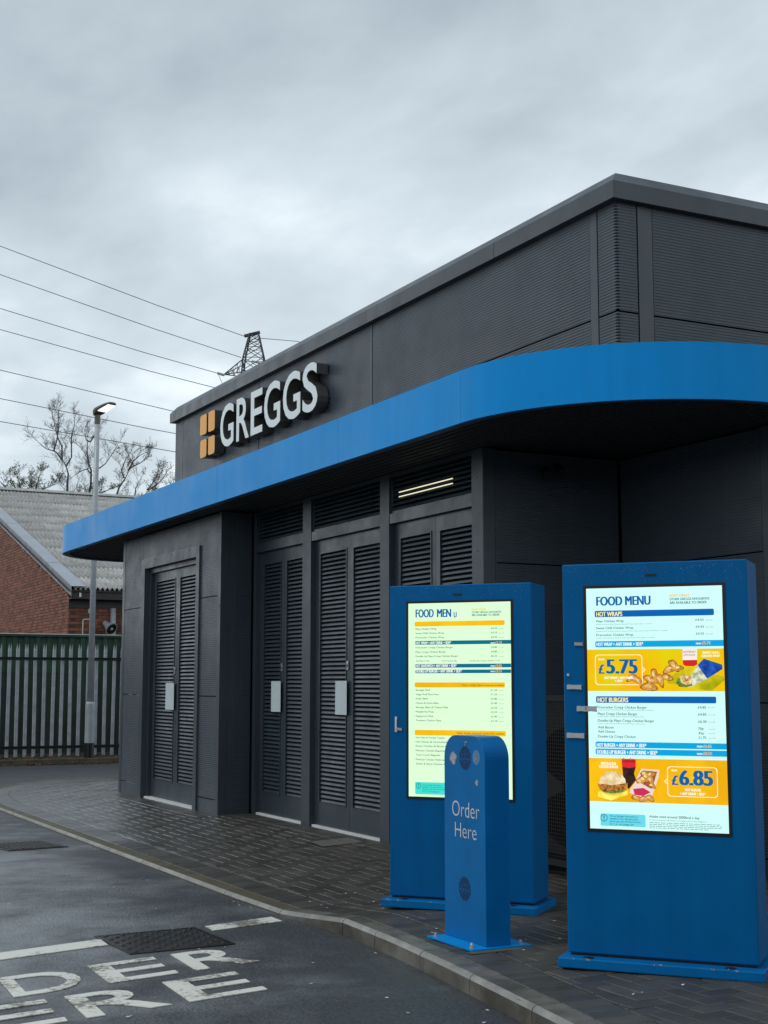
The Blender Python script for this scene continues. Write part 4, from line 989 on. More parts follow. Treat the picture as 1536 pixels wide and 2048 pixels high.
    for _ in range(170):
        u, z = rs.uniform(.01, W - .01), H - .012 - abs(rs.gauss(0, .055))
        if sx0 - .02 < u < sx1 + .02 and z < sz1 + .02: continue
        r1, r2 = rs.uniform(.0006, .0016), rs.uniform(.0006, .002); q.add([(u - r1, -.0006, z), (u, -.0006, z - r2), (u + r1, -.0006, z), (u, -.0006, z + r2)], [(0, 1, 2, 3)])
    tag(q.build('rain_spots', M['spot'], K, local=True), kind='stuff')
    q = MB(); cu, cvv = extra['info']
    for k in range(24):
        a, b_ = 2 * math.pi * k / 24, 2 * math.pi * (k + 1) / 24; asp = SW / SH
        q.add([P(cu + .026 * math.cos(a), cvv + .026 * asp * math.sin(a), 9), P(cu + .026 * math.cos(b_), cvv + .026 * asp * math.sin(b_), 9), P(cu + .022 * math.cos(b_), cvv + .022 * asp * math.sin(b_), 9), P(cu + .022 * math.cos(a), cvv + .022 * asp * math.sin(a), 9)], [(0, 1, 2, 3)])
    q.box(P(cu - .003, 0, 0)[0], P(cu + .003, 0, 0)[0], P(0, 0, 9)[1], P(0, 0, 8.9)[1], P(0, cvv + .002, 0)[2], P(0, cvv - .009, 0)[2]); q.box(P(cu - .003, 0, 0)[0], P(cu + .003, 0, 0)[0], P(0, 0, 9)[1], P(0, 0, 8.9)[1], P(0, cvv + .009, 0)[2], P(0, cvv + .005, 0)[2])
    q.build('info_symbol', M['t_allg'], scr, local=True)
    return K
ORD = {'bottle_label': 2, 'bottle_red': 2, 'tray': 2, 'wrap': 4, 'box_blue': 5, 'lettuce': 5, 'filling': 6, 'bun': 7, 'patty': 6.5, 'butter': 4, 'bunbase': 4.5, 'cola_red': 3.2, 'cola_black': 3, 'carton': 4, 'carton_in': 5, 'carton_flap': 7.5, 'carton_pink': 8}
kiosk('menu_board', (3.937, 7.605, pz(4.2, 7.4)), .895, 1.905, .124, .771, .645, 1.795, M['screen_a'], BANDS_1, MENU_1, {'info': (.098, .944), 'tape': [(-.135, -.115, .59, .672, 'white'), (-.122, -.065, .648, .664, 'residue')]},
      'blue menu board with plain price list screen behind the speaker post')
kiosk('menu_board', (3.849, 5.621, pz(4.1, 5.4)), .875, 1.88, .118, .759, .635, 1.761, M['screen_b'], BANDS_2, MENU_2,
      {'info': (.105, .955), 'shapes': SHAPES_2, 'order': ORD, 'wedges': WEDGES_2, 'nuggets': NUGGETS_2, 'tape': [(-.158, -.045, .405, .426, 'tape'), (-.085, -.015, .494, .518, 'tape'), (-.013, .07, .494, .519, 'tape'), (-.165, -.03, .607, .63, 'tape'), (-.095, -.03, .226, .242, 'residue'), (-.155, -.138, .358, .37, 'white')]},
      'nearest blue menu board, its screen showing £5.75 and £6.85 meal offers')

# ------------------------------------------------------------------ speaker post
zb = pz(3.8, 6.4)
T = empty('speaker_post', (3.80, 6.385, zb)); tag(T, 'round topped blue speaker post marked Order Here on the kerb edge', 'speaker post')
XP0, XP1, YP0, YP1, ZP = 3.74, 3.885, 6.176, 6.592, 1.047
r_ = .118
prof = [(YP0, .008), (YP1, .008), (YP1, ZP - r_)] + [(YP1 - r_ + r_ * math.cos(R(90 * k / 10)), ZP - r_ + r_ * math.sin(R(90 * k / 10))) for k in range(1, 11)] + [(YP0 + r_ - r_ * math.sin(R(90 * k / 10)), ZP - r_ + r_ * math.cos(R(90 * k / 10))) for k in range(0, 11)]
mb = MB(); mb.prism(prof, lambda a, b, t: (t, a, zb + b), XP0, XP1); body = fix_normals(mb.build('body', M['post'], T)); bevel(body, .003)
mb = MB(); mb.box(3.635, 3.985, 6.145, 6.60, zb + .001, zb + .008); pl_ = mb.build('base_plate', M['fascia'], T)
for x, y_ in ((3.665, 6.56), (3.665, 6.19), (3.685, 6.225), (3.95, 6.19), (3.95, 6.56)):
    q = MB(); q.lathe([(.014, 0), (.014, .003), (.009, .0032), (.009, .016), (.006, .019)], (x, y_, zb + .008), 6); q.build('bolt', M['steel'], pl_)
q = MB()
q.add([(3.60, 6.08, zb + .0025), (4.0, 6.10, zb + .0015), (4.0, 6.14, zb + .0015), (3.60, 6.14, zb + .0025)], [(0, 1, 2, 3)]); 
q.build('mortar_bed', M['mossy_kerb'], T)
def grille(yc, zc, r2):
    q = MB(); n_ = 9
    for k in range(n_):
        yy = yc + (k - (n_ - 1) / 2) * (2 * r2 / n_); h = math.sqrt(max(0, r2 ** 2 - (yy - yc) ** 2))
        segs = [(-h, -h * .38), (-h * .30, h * .30), (h * .38, h)] if k % 2 == 0 else [(-h, -.01), (.0, h)]
        for a, b in segs: q.box(XP0 - .0012, XP0 - .0002, yy - .0045, yy + .0045, zb + zc + a, zb + zc + b)
    return q.build('speaker_grille', M['slot'], T)
grille(6.372, .932, .06); grille(6.385, .268, .06)
prepare_text([('Order', -.012), ('Here', -.012)])
def post_text(s, ya, yb, z0, z1):
    a0, a1, b0, b1 = text_bb(s, -.012); q = MB(); text_faces(q, s, -.012, lambda a, b, w: (XP0 - .0008, ya + (yb - ya) * (a - a0) / (a1 - a0), zb + z0 + (z1 - z0) * (b - b0) / (b1 - b0) )); q.build('lettering', M['white'], T)
post_text('Order', 6.508, 6.232, .629, .708); post_text('Here', 6.48, 6.262, .523, .598)
def disc(yc, zc, ry, rz, m, dx, nm, n=20, jit=0, seed=1):
    rr = random.Random(seed); q = MB(); q.add([(XP0 - dx, yc + ry * math.cos(2 * math.pi * k / n) * (1 + rr.uniform(-jit, jit)), zb + zc + rz * math.sin(2 * math.pi * k / n) * (1 + rr.uniform(-jit, jit))) for k in range(n)], [tuple(range(n))]); return fix_normals(q.build(nm, m, T))
M['sticker_blue'] = mat('sticker_sky_blue', (0.05, 0.30, 0.62), .4); M['sticker_brown'] = mat('sticker_mixed_brown', (0.30, 0.22, 0.20), .5, var=.5, vscale=60)
disc(6.259, .940, .036, .038, M['sticker_blue'], .0008, 'round_sticker'); disc(6.259, .942, .018, .028, M['sticker_brown'], .0012, 'sticker_picture', 12, .3, 4)
disc(6.497, .930, .034, .032, M['residue'], .0008, 'sticker_residue', 14, .35, 9); disc(6.256, .812, .016, .014, M['residue'], .0008, 'sticker_residue', 12, .4, 12)
q = MB(); q.box(XP0 - .0012, XP0 - .0002, 6.3725, 6.3745, zb + .925, zb + 1.015); q.box(XP0 - .0012, XP0 - .0002, 6.35, 6.375, zb + 1.012, zb + 1.017); q.build('white_streak', M['residue'], T)

# ------------------------------------------------------------------ far side: kerb, verge, lamp, fences
mb = MB(); mb.box(-60, 60, 24.98, 90, -.2, -.012)
tag(mb.build('verge', M['soil']), kind='structure')
fk = tag(MB().box(-40, 3.0, 24.80, 24.92, -.2, 0).build('far_kerb', M['mossy_kerb']), kind='structure')
x = 3.0
while x < 14: MB().box(x + .003, x + .912, 24.80, 24.92, -.2, 0).build('kerb_stone', M['mossy_kerb'], fk); x += .915
lf = MB(); rr = random.Random(11)
for k in range(1500):
    x = rr.uniform(2.5, 9.5); t = rr.random()
    if t < .35: y_ = 24.78 - abs(rr.gauss(0, .09)); z = -.088
    else: y_ = rr.uniform(24.94, 26.6); z = -.008
    r2 = rr.uniform(.018, .045); a = rr.uniform(0, 6.28); h = rr.uniform(0, .03); c, s_ = math.cos(a) * r2, math.sin(a) * r2
    lf.add([(x + c, y_ + s_, z), (x - s_ * .6, y_ + c * .6, z + h), (x - c, y_ - s_, z + h * .4), (x + s_ * .6, y_ - c * .6, z + h * 1.1)], [(0, 1, 2, 3)])
tag(lf.build('fallen_leaves', M['dead_leaf']), 'fallen brown leaves along the far kerb and fence foot', 'leaves', kind='stuff')

Lm = empty('street_lamp', (6.90, 25.06, -.012)); tag(Lm, 'galvanised street lamp with lit head standing before the palisade fence', 'street lamp')
lx, ly = 6.90, 25.06
MB().lathe([(.088, -.01), (.088, .262)], (lx, ly, 0), 20).build('black_band', M['black'], Lm)
sl = MB().lathe([(.084, .263), (.084, .955), (.078, .975), (.058, .992)], (lx, ly, 0), 20).build('base_sleeve', M['steel'], Lm, smooth=False)
q = MB(); q.box(lx - .03, lx + .03, ly - .089, ly - .0845, .40, .86); dr = q.build('access_door', M['steel'], Lm); bevel(dr, .006); dr.rotation_euler = (0, 0, 0)
MB().lathe([(.056, .993), (.050, 4.0), (.046, 6.10)], (lx, ly, 0), 20).build('column', M['steel'], Lm, smooth=True)
MB().lathe([(.055, 6.08), (.055, 6.22), (.05, 6.24)], (lx, ly, 0), 16).build('spigot', M['lamp_body'], Lm)
Hd = empty('lamp_head', (0, 0, 6.30)); Hd.parent = Lm
# head: an oval housing aimed over the road, tipped up
ax = Vector((0.40, -0.92, 0)).normalized(); sd_ = Vector((-ax.y, ax.x, 0)); tl = R(14); fw = Vector((ax.x * math.cos(tl), ax.y * math.cos(tl), math.sin(tl))); upv = sd_.cross(fw) * -1
if upv.z < 0: upv = -upv
def hp(a, b, c): return Vector((lx, ly, 6.30)) + fw * a + sd_ * b + upv * c
q = MB(); rows = []
for a, w, h0, h1 in ((-.08, .05, -.05, .03), (-.04, .085, -.06, .05), (.04, .115, -.045, .06), (.18, .125, -.028, .05), (.34, .12, -.022, .035), (.43, .09, -.018, .025), (.45, .06, -.012, .018)):
    rows.append([hp(a, w * cx, (h0 if s0 < 0 else h1) * abs(s0)) for cx, s0 in ((1, 0), (.85, .8), (.4, 1), (-.4, 1), (-.85, .8), (-1, 0), (-.9, -.9), (-.4, -1), (.4, -1), (.9, -.9))])
n_ = 10; q.add([p for r2 in rows for p in r2], [(i * n_ + k, i * n_ + (k + 1) % n_, (i + 1) * n_ + (k + 1) % n_, (i + 1) * n_ + k) for i in range(len(rows) - 1) for k in range(n_)] + [tuple(range(n_)), tuple((len(rows) - 1) * n_ + k for k in range(n_))])
bpy.data.objects.remove(Hd)
hd = fix_normals(q.build('lamp_head', M['lamp_body'], Lm))
q = MB(); q.add([hp(.12, .098, -.043), hp(.405, .085, -.03), hp(.405, -.085, -.03), hp(.12, -.098, -.043), hp(.12, .098, -.028), hp(.405, .085, -.016), hp(.405, -.085, -.016), hp(.12, -.098, -.028)], [(0, 1, 2, 3), (0, 4, 5, 1), (1, 5, 6, 2), (2, 6, 7, 3), (3, 7, 4, 0)])
fix_normals(q.build('lit_panel', M['lamp_glow'], hd))

# palisade fence
FY = 25.95
F = empty('palisade_fence', (6.3, FY, 0)); tag(F, 'weathered galvanised palisade fence with pointed pales and dark rails', 'fence')
wv = [(-.034, .018), (-.020, 0), (-.006, .010), (.006, .010), (.020, 0), (.034, .018)]
q = MB(); tp = [1.93, 2.05, 1.95, 1.95, 2.05, 1.93]
q.add([(a, b, -.01) for a, b in wv] + [(a, b, t_) for (a, b), t_ in zip(wv, tp)] + [(a, b + .004, -.01) for a, b in wv] + [(a, b + .004, t_) for (a, b), t_ in zip(wv, tp)], [(i, i + 1, 7 + i, 6 + i) for i in range(5)] + [(13 + i, 12 + i, 18 + i, 19 + i) for i in range(5)] + [(6 + i, 7 + i, 19 + i, 18 + i) for i in range(5)] + [(0, 6, 18, 12), (5, 17, 23, 11)])
p0 = q.build('pale', M['pale_galv'], F, local=True)
x = 0.9125; k = 0
while x < 9.0:
    loc = (x - 6.3, 0, 0)
    if k == 0: p0.location = loc
    else: clone(p0, F, loc).rotation_euler = (0, R(random.uniform(-.5, .5)), 0)
    x += .1627; k += 1
for z0, z1 in ((1.745, 1.80), (.135, .19)):
    q = MB(); q.box(0.8, 9.2, FY - .014, FY - .006, z0, z1); q.box(0.8, 9.2, FY - .055, FY - .0145, z1 - .008, z1); q.build('rail', M['rail'], F)
for xx in (2.2, 4.95, 7.70):
    q = MB(); q.box(xx - .05, xx + .05, FY + .03, FY + .10, -.01, 2.02); q.build('fence_post', M['rail'], F)
# chain link behind it
CLk = MB(); st_ = .058; yy = 26.12; z0, z1 = .02, 1.5; Lh = z1 - z0
xx = 3.0 - Lh
while xx < 9.2:
    for d in (1, -1):
        a, b = (xx, xx + Lh) if d == 1 else (xx + Lh, xx)
        pa, pb = Vector((a, yy, z0)), Vector((b, yy, z1))
        CLk.tube([pa, pb], .0016, 3, caps=False)
    xx += st_
tag(CLk.build('chain_link_fence', M['chain']), 'fine chain link mesh fence behind the palisade pales', 'fence')
# green corrugated hoarding
Gh = empty('green_hoarding', (6, 27.2, 0)); tag(Gh, 'green corrugated steel hoarding with pale top edge behind the fences', 'hoarding')
x = -0.2; k = 0
while x < 11:
    q = MB(); w = 1.098; pts = []
    for j in range(5): pts += [(x + j * .22, 0), (x + j * .22 + .08, 0), (x + j * .22 + .11, .035), (x + j * .22 + .19, .035)]
    pts.append((x + w, 0)); n_ = len(pts)
    for mi_, (a, b) in enumerate(((-.01, 1.52), (1.53, 2.22))):
        q.add([(px_, 27.2 + d, a) for px_, d in pts] + [(px_, 27.2 + d, b) for px_, d in pts], [(i, i + 1, n_ + i + 1, n_ + i) for i in range(n_ - 1)], 1 - mi_)
    q.box(x, x + w, 27.24, 27.25, -.01, 2.22); q.build('sheet', [M['green'], M['green_dark']], Gh); x += 1.1
q = MB(); q.box(-.2, 11.9, 27.16, 27.26, 2.2205, 2.262); q.build('top_channel', M['green'], Gh)
q = MB(); q.box(-.2, 11.9, 27.15, 27.27, 2.263, 2.278); q.build('top_edge', M['white'], Gh)

# ------------------------------------------------------------------ brick workshop with corrugated roof
XG, YC, SL = 8.41, 32.65, 0.3027
W = empty('brick_workshop', (XG + 3, YC + 6, 0)); tag(W, 'red brick workshop with grey corrugated roof behind the green hoarding', 'building')
YR = 45.4
def rz(y_): return 3.33 + SL * (y_ - YC) if y_ < YR else 3.33 + SL * (2 * YR - y_ - YC)
q = MB(); Y2 = 2 * YR - YC
q.add([(XG + .012, YC + .012, 0), (XG + .012, Y2, 0), (XG + .012, Y2, 3.33), (XG + .012, YR, rz(YR)), (XG + .012, YC + .012, 3.33)], [(0, 1, 2, 3, 4)])
q.add([(XG + .012, YC + .012, 0), (22, YC + .012, 0), (22, YC + .012, 3.3), (XG + .012, YC + .012, 3.3)], [(0, 1, 2, 3)]); fix_normals(q.build('mortar_wall', M['mortar'], W))
gb = MB(); rr = random.Random(2)
row = 0; z = 0.6
while z < 7.2:
    y_ = YC + (.1125 if row % 2 else 0) + .0
    if row % 2 and z < 3.3: gb.box(XG, XG + .05, YC + .001, YC + .102, z, z + .065)
    while y_ < 58:
        if z + .06 < rz(y_ + .1) + .12:
            d = rr.uniform(-.002, .002); gb.box(XG + d, XG + .05, y_ + .003, y_ + .213, z, z + .061)
        y_ += .225
    z += .075; row += 1
tag(gb.build('gable_bricks', M['brick'], W), kind='stuff')
bk = MB(); bk.box(0, .215, 0, .05, 0, .065); b0 = None
row = 0; z = 2.1
while z < 3.08:
    x = XG + .055 + (.1125 if row % 2 else 0)
    while x < 10.9:
        loc = Vector((x, YC + random.uniform(-.002, .002), z)) - W.location
        if b0 is None: b0 = bk.build('brick', M['brick'], W, local=True); b0.location = loc
        else: clone(b0, W, loc)
        x += .225
    z += .075; row += 1
q = MB(); q.box(XG + .002, 22, YC - .02, YC + .01, 3.09, 3.30); q.build('wall_plate', M['darkwood'], W)
q = MB(); q.box(XG - .03, 22, YC - .36, YC - .33, 3.28, 3.50); q.build('eaves_board', M['darkwood'], W)
q = MB(); q.box(XG - .02, 22, YC - .329, YC - .021, 3.282, 3.30); q.build('eaves_soffit', M['darkwood'], W)
# corrugated sheets, lapped row over row
shp = MB(); pit, nc, Ls = .115, 9, 1.30; pts = []
for i in range(nc * 6 + 1): t = i / 6; pts.append((t * pit, .036 * math.cos(2 * math.pi * t)))
n_ = len(pts); shp.add([(a, 0, b) for a, b in pts] + [(a, Ls, b) for a, b in pts] + [(a, 0, b - .012) for a, b in pts], [(i, i + 1, n_ + i + 1, n_ + i) for i in range(n_ - 1)] + [(i + 1, i, 2 * n_ + i, 2 * n_ + i + 1) for i in range(n_ - 1)])
sh0 = None; ang = math.atan(SL); stp = 1.16
for rw in range(12):
    for cidx in range(10):
        d = rw * stp; loc = Vector((XG + .0 + cidx * 1.035 + (0.0), YC - .42 + d * math.cos(ang), 3.53 + d * math.sin(ang))) - W.location
        if sh0 is None: sh0 = shp.build('roof_sheet', M['asbestos'], W, local=True, smooth=True); o = sh0
        else: o = clone(sh0, W, loc)
        o.location = loc; o.rotation_euler = (ang - R(.5), 0, R(random.uniform(-.15, .15)))
q = MB(); q.add([(XG - .1, YC - .4, 3.44), (22, YC - .4, 3.44), (22, YR, 3.44 + SL * (YR - YC + .4)), (XG - .1, YR, 3.44 + SL * (YR - YC + .4)), (22, Y2 + .4, 3.40), (XG - .1, Y2 + .4, 3.40)], [(0, 1, 2, 3), (3, 2, 4, 5)]); q.build('roof_underlay', M['darkwood'], W)
q = MB(); zr = 3.53 + SL * (YR - YC + .42); q.add([(XG - .1, YR - .25, zr - .02), (22, YR - .25, zr - .02), (22, YR, zr + .09), (XG - .1, YR, zr + .09), (22, YR + .25, zr - .02), (XG - .1, YR + .25, zr - .02)], [(0, 1, 2, 3), (3, 2, 4, 5)]); q.build('ridge_cap', M['asbestos'], W)
for k in range(6):                                                  # verge flashing in lapped lengths
    a, b = YC - .45 + k * 2.45, YC - .45 + (k + 1) * 2.45 - .006; lift = .004 * (k % 2)
    za, zb_ = 3.545 + SL * (a - YC + .42), 3.545 + SL * (b - YC + .42); q = MB()
    q.add([(XG - .055, a, za + .03 + lift), (XG + .28, a, za + .035 + lift), (XG + .28, b, zb_ + .035 + lift), (XG - .055, b, zb_ + .03 + lift)], [(0, 1, 2, 3)], 0)
    q.add([(XG - .055, a, za + .03 + lift), (XG - .055, b, zb_ + .03 + lift), (XG - .055, b, zb_ - .21), (XG - .055, a, za - .21)], [(0, 1, 2, 3)], 1)
    q.add([(XG - .055, a, za - .21), (XG - .055, b, zb_ - .21), (XG - .002, b, zb_ - .21), (XG - .002, a, za - .21)], [(0, 1, 2, 3)], 1)
    fix_normals(q.build('verge_flashing', [M['lead'], M['trim']], W))
# fittings on the workshop's front wall
def fit(nm, label, cat, build, loc):
    o = empty(nm, loc); tag(o, label, cat); build(o); return o
def horn(o):
    x, y_, z = 9.31, YC - .05, 2.72
    d = Vector((.35, -.75, -.5)).normalized(); c = Vector((x - .06, y_ - .05, z + .03))
    q = MB(); q.tube([c, c + d * .06, c + d * .22, c + d * .30, c + d * .31], [.05, .06, .11, .155, .16], 20); q.build('bell', M['steel'], o)
    q = MB(); q.tube([c + d * .3105, c + d * .312], [.135, .135], 20); q.build('mouth', M['black'], o); q = MB(); q.tube([c + d * .313, c + d * .33], [.04, .02], 12); q.build('centre_cone', M['steel'], o)
    q = MB(); q.tube([c, (x - .06, YC, z)], .02, 8); q.build('bracket', M['steel'], o)
fit('horn_loudspeaker', 'grey horn loudspeaker on the brick wall right of the lamp post', 'loudspeaker', horn, (9.25, YC, 2.7))
def duct(o):
    q = MB(); q.tube([(9.46, YC - .10, 1.6), (9.46, YC - .10, 3.09)], .068, 16); q.build('pipe', M['steel'], o, smooth=True)
fit('flue_pipe', 'wide stained grey flue pipe against the brick wall', 'pipe', duct, (9.46, YC - .1, 1.6))
def cctv(o):
    q = MB(); q.tube([(8.96, YC, 3.02), (8.96, YC - .05, 3.02)], .085, 20); q.build('base', M['white'], o); q = MB(); q.tube([(8.96, YC - .051, 3.02), (8.97, YC - .10, 3.015)], [.06, .035], 16); q.build('dome', M['black'], o)
fit('dome_camera', 'white ringed dome camera beside the lamp post', 'camera', cctv, (8.96, YC, 3.02))
def conduit(o):
    q = MB(); q.tube([(8.76, YC - .02, 1.8), (8.76, YC - .02, 2.80), (8.775, YC - .02, 2.82), (8.98, YC - .02, 2.83)], .014, 8); q.build('pipe', M['white'], o)
fit('conduit', 'thin white conduit bent at a right angle on brick', 'pipe', conduit, (8.76, YC, 1.8))
def blk(o): bevel(MB().box(8.56, 8.61, YC - .39, YC - .361, 3.32, 3.42).build('casing', M['white'], o), .004)
fit('sensor_box', 'tiny white box on the dark eaves board', 'sensor', blk, (8.58, YC - .37, 3.32))
def mesh_(o):
    q = MB()
    for k in range(14): q.box(9.56 + .03 * k, 9.564 + .03 * k, YC - .03, YC - .026, 2.0, 3.08)
    for k in range(36): q.box(9.56, 9.955, YC - .0255, YC - .0215, 2.0 + .03 * k, 2.004 + .03 * k)
    q.build('grid', M['mortar'], o)
fit('window_guard', 'rusty wire guard grid on the brick wall', 'guard', mesh_, (9.75, YC, 2.0))

# ------------------------------------------------------------------ bare trees beyond the workshop
RT = Vector((math.cos(R(27.14)), -math.sin(R(27.14)), 0)); FWD = Vector((math.sin(R(27.14)), math.cos(R(27.14)), 0))
def tree(nm, label, base, stems, seed, twig=1.0, buds=0.0, r0=.085, levels=3):
    """stems: lists of (sideways m, height m) measured from the trunk foot; twigs grow from them"""
    rr = random.Random(seed); Tn = empty(nm, base); tag(Tn, label, 'tree', 'bare trees beyond the workshop')
    b = Vector(base); tr = MB(); cr = MB(); bd = MB()
    def grow(p, d, L_, r_, lev):
        pts = [p]; n_ = 4
        for i in range(n_):
            d = (d + Vector((rr.gauss(0, .22), rr.gauss(0, .22), rr.gauss(.07, .16)))).normalized(); pts.append(pts[-1] + d * L_ / n_)
        cr.tube(pts, [max(.004, r_ * (1 - .6 * i / n_)) for i in range(n_ + 1)], 3, caps=False)
        if lev > 0:
            for i in range(1, n_ + 1):
                for _ in range(2 if i > 1 else 1):
                    nd = (d + Vector((rr.gauss(0, .75), rr.gauss(0, .75), rr.gauss(.2, .45)))).normalized(); grow(pts[i], nd, L_ * rr.uniform(.45, .7), r_ * .55, lev - 1)
        elif buds and rr.random() < buds:
            c = pts[-1]; s_ = rr.uniform(.03, .07); v = Vector((rr.gauss(0, 1), rr.gauss(0, 1), rr.gauss(0, 1))).normalized() * s_; w = v.orthogonal().normalized() * s_ * .6
            bd.add([c - v, c + w, c + v, c - w], [(0, 1, 2, 3)])
    for si, st in enumerate(stems):
        pts = []; dep = 0
        for i, (a, h) in enumerate(st): dep += rr.gauss(0, .12) if i else rr.gauss(0, .1) * (si > 0); pts.append(b + RT * a + FWD * dep + Vector((0, 0, h)))
        ra = st[0][2] if len(st[0]) > 2 else (r0 if si == 0 else r0 * .5); n_ = len(pts)
        rad = [ra * (1 - .8 * i / (n_ - 1)) for i in range(n_)]
        (tr if si == 0 else cr).tube(pts, rad, 6)
        for i in range(1, n_):
            if pts[i].z < b.z + 7.0: continue
            seg = pts[i] - pts[i - 1]; k = max(1, int(seg.length / .28))
            for j in range(k):
                p = pts[i - 1] + seg * (j + rr.random()) / k; d = (seg.normalized() * .7 + RT * rr.gauss(0, .8) + FWD * rr.gauss(0, .6) + Vector((0, 0, rr.uniform(0, .7)))).normalized()
                grow(p, d, rr.uniform(.4, .85) * twig, .011, levels - 1)
        seg = pts[-1] - pts[-2]; grow(pts[-1], seg.normalized(), .5 * twig, .011, levels - 1)
    tr.build('trunk', M['bark'], Tn); cr.build('crown', M['bark'], Tn)
    if bd.v: tag(bd.build('buds', M['leafbud'], Tn), kind='stuff')
def stem(*pts): return [((x - 560) / 175.7, 15.57 - y_ / 175.7) for x, y_ in pts]
def rel(st, x0): return [(a - (x0 - 560) / 175.7, h) for a, h in st]
TB = Vector((17.2, 67.6, 0))
def tb(x0, dep=0): p = TB + RT * ((x0 - 560) / 175.7) + FWD * dep; return (p.x, p.y, 0)
def lower(st): return [(st[0][0], 0.0)] + [(st[0][0] * 1.0, 4.0)] + st
tree('bare_tree', 'tall bare tree with forked crown left of the lamp post', tb(560), [lower(stem((560, 890), (560, 790), (565, 710), (540, 650), (510, 590))), stem((510, 590), (465, 530), (440, 510), (370, 490), (335, 465), (300, 430)), stem((510, 590), (505, 470), (475, 400), (440, 300), (425, 210)), stem((545, 650), (585, 560), (585, 400), (600, 280), (606, 220)), stem((440, 510), (465, 440), (490, 300), (490, 170))], 21)
tree('bare_tree', 'bare tree with a sinuous dark trunk directly behind the lamp post', tb(712, 1), [rel(lower(stem((712, 900), (720, 840), (735, 780), (742, 660), (715, 600), (705, 520), (705, 400))), 712), rel(stem((705, 400), (675, 380), (660, 300)), 712), rel(stem((705, 400), (740, 340), (772, 255)), 712), rel(stem((742, 660), (800, 620), (840, 585), (900, 500), (955, 400)), 712), rel(stem((735, 700), (690, 640), (620, 665), (575, 710)), 712)], 33)
tree('bare_tree', 'spreading bare tree right of the lamp post above the roof', tb(890, 2), [rel(lower(stem((890, 910), (930, 770), (980, 690), (1015, 620))), 890), rel(stem((1015, 620), (1060, 590), (1130, 560), (1185, 520)), 890), rel(stem((980, 690), (950, 620), (985, 520), (1030, 460)), 890), rel(stem((1015, 620), (1060, 540), (1120, 490), (1165, 455)), 890)], 45, .9, .25)
tree('bare_tree', 'low leaning bare tree nearest the dark building edge', tb(970, 3), [rel(lower(stem((970, 910), (1050, 850), (1110, 830), (1160, 780))), 970), rel(stem((1160, 780), (1200, 740), (1230, 680), (1250, 600)), 970), rel(stem((1110, 830), (1200, 800), (1300, 770), (1380, 740)), 970), rel(stem((1160, 780), (1240, 720), (1310, 640)), 970), rel(stem((1050, 850), (1060, 760), (1100, 680)), 970)], 57, .85, .25)
tree('budding_tree', 'budding pale green tree at the left edge above the roof', tb(60, 2), [rel(lower(stem((60, 900), (70, 820), (60, 740))), 60), rel(stem((70, 850), (20, 780), (-20, 700)), 60), rel(stem((60, 880), (130, 820), (160, 740)), 60), rel(stem((50, 860), (-60, 780), (-120, 720)), 60)], 61, .8, .95, .12)
tree('budding_tree', 'small budding tree between the left edge and the tall forked tree', tb(230, 1), [rel(lower(stem((230, 900), (250, 800), (285, 690))), 230), rel(stem((235, 880), (190, 830), (160, 790)), 230), rel(stem((240, 870), (320, 830), (440, 770)), 230)], 73, .7, .95, .10)
tree('budding_tree', 'low budding thicket tree between the two dark trunks', tb(640, 4), [rel(lower(stem((640, 900), (640, 800), (660, 720))), 640), rel(stem((640, 860), (560, 800), (500, 790)), 640), rel(stem((640, 850), (700, 780), (800, 740)), 640)], 85, .75, .9, .10)

# ------------------------------------------------------------------ pylon and overhead lines
PA = Vector((63.2, 158.6, 0)); P = empty('pylon', tuple(PA)); tag(P, 'lattice electricity pylon top showing above the dark roof', 'pylon')
def lev(z): return 3.2 - 1.9 * min(1, z / 41) if z < 41 else 1.3 - .75 * (z - 41) / 3.4
def corner(k, z):
    w = lev(z); a, b = ((-1, -1), (1, -1), (1, 1), (-1, 1))[k % 4]; return PA + RT * (a * w) + FWD * (b * w) + Vector((0, 0, z))
zs = [0, 6, 12, 17, 21.5, 25.5, 29, 32, 35, 37.5, 39.5, 41.2, 42.6, 43.6, 44.4]
lg = MB()
for k in range(4): lg.tube([corner(k, z) for z in zs], .10, 4)
lg.build('legs', M['tower'], P)
br = MB()
for a, b in zip(zs, zs[1:]):
    for k in range(4):
        br.tube([corner(k, a), corner(k + 1, b)], .055, 3); br.tube([corner(k + 1, a), corner(k, b)], .055, 3); br.tube([corner(k, b), corner(k + 1, b)], .05, 3)
br.build('bracing', M['tower'], P)
def crossarm(z, L_, sgn):
    q = MB(); tip = PA + RT * (sgn * L_) + Vector((0, 0, z)); ks = (0, 3) if sgn < 0 else (1, 2)
    for k in ks:
        lo, hi = corner(k, z), corner(k, z + 1.6); q.tube([lo, tip], .07, 4); q.tube([hi, tip], .07, 4)
        for t in (.25, .5, .75): q.tube([lo.lerp(tip, t), hi.lerp(tip, t)], .04, 3); q.tube([lo.lerp(tip, t), hi.lerp(tip, t - .25)], .04, 3)
    for t in (.25, .5, .75): q.tube([corner(ks[0], z).lerp(tip, t), corner(ks[1], z).lerp(tip, t)], .04, 3)
    q.build('crossarm', M['tower'], P); return tip
for z, L_ in ((39.3, 3.7), (34.0, 4.6), (29.0, 4.0)):
    for sg in (-1, 1): crossarm(z, L_, sg)
q = MB(); a, b = PA + RT * -1.25 + Vector((0, 0, 44.15)), PA + RT * .7 + Vector((0, 0, 44.65))
for d in (-.25, .25): q.tube([a + FWD * d, b + FWD * d], .17, 4)
q.build('earth_wire_arm', M['tower'], P)
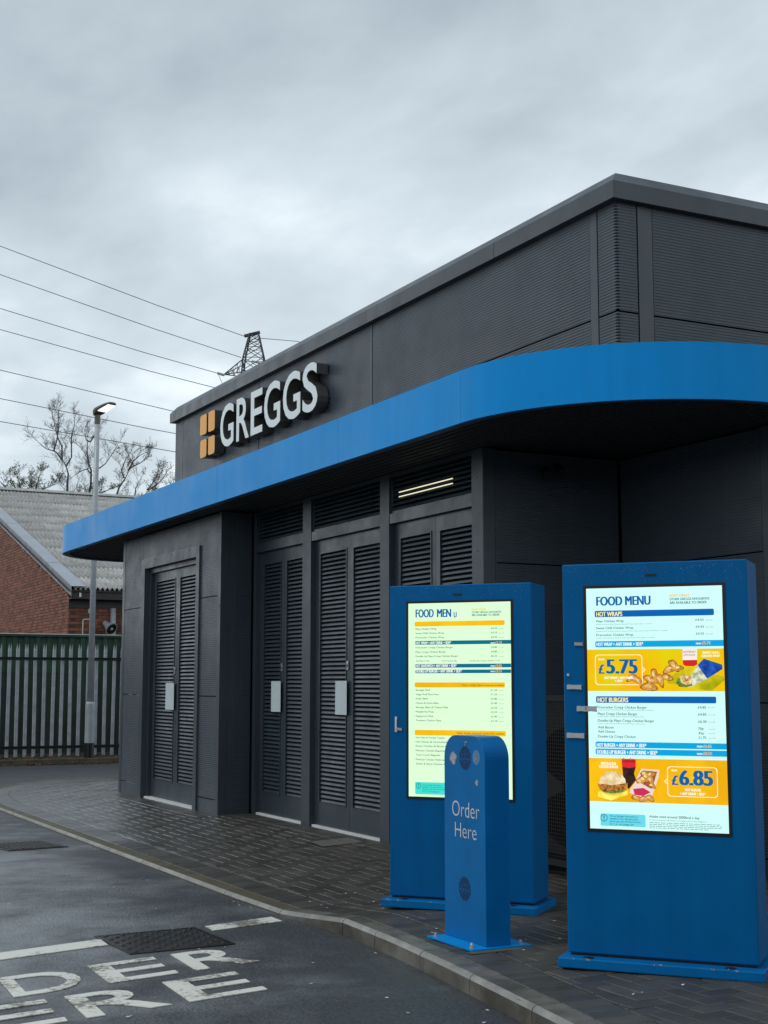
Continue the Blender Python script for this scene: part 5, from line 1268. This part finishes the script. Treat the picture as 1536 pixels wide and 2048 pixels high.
WIRES = [((62.07, 159.22, 44.15), (19.42, 96.8, 31.71), (6.3, 77.68, 27.92), 'topmost'), ((61.77, 159.37, 41.45), (19.48, 96.77, 29.66), (6.38, 77.64, 26.1), 'second highest'), ((60.0, 160.27, 39.2), (19.55, 96.73, 27.23), (6.48, 77.59, 23.77), 'third highest'),
         ((61.16, 159.69, 36.98), (19.59, 96.71, 25.73), (6.54, 77.56, 22.38), 'fourth from the top'), ((65.05, 157.69, 32.03), (19.68, 96.67, 22.86), (6.65, 77.5, 19.82), 'third from the bottom'), ((61.5, 159.51, 30.49), (19.74, 96.64, 20.85), (6.73, 77.46, 17.94), 'second lowest'), ((65.09, 157.67, 27.79), (19.79, 96.61, 19.24), (6.8, 77.42, 16.45), 'lowest')]
for a, b, c, nm in WIRES:
    q = MB(); q.tube([a, Vector(a).lerp(Vector(b), .5) - Vector((0, 0, .12)), b, c], [.045, .036, .026, .02], 5)
    tag(q.build('overhead_wire', M['wire']), nm + ' of the overhead wires sweeping left from the pylon', 'wire', 'overhead wires left of the pylon')
q = MB(); q.tube([(63.62, 158.42, 43.92), (76.11, 174.49, 48.44), (300, 440, 60)], .045, 5); tag(q.build('overhead_wire', M['wire']), 'short overhead wire running right from the pylon peak', 'wire')
def insul(nm, a, d, L_, label):
    o = empty(nm, a); tag(o, label, 'insulator', 'insulators on the pylon'); q = MB(); a = Vector(a); d = Vector(d).normalized(); pts, rad = [], []
    for k in range(9): pts += [a + d * L_ * k / 9, a + d * L_ * (k + .5) / 9]; rad += [.10, .17]
    q.tube(pts, rad, 8); q.build('discs', M['ceramic'], o)
dw = Vector(WIRES[2][1]) - Vector(WIRES[2][0]); dn = dw.normalized()
insul('insulator', tuple(Vector(WIRES[2][0]) + dn * .6), dn, 3.4, 'pale insulator string at the left crossarm tip')
insul('insulator', tuple(Vector((62.9, 158.7, 41.0))), RT * .9 + Vector((0, 0, -.25)), 2.4, 'pale insulator string across the pylon body')
q = MB(); a = Vector(WIRES[2][0]) + dn * 4.1; e_ = PA + RT * -1.0 + Vector((0, 0, 33.5)); q.tube([a, a + Vector((0, 0, -1.8)) + RT * .8, a + Vector((0, 0, -3.3)) + RT * 2.2, e_], .03, 4); q.build('jumper_cable', M['wire'], P)
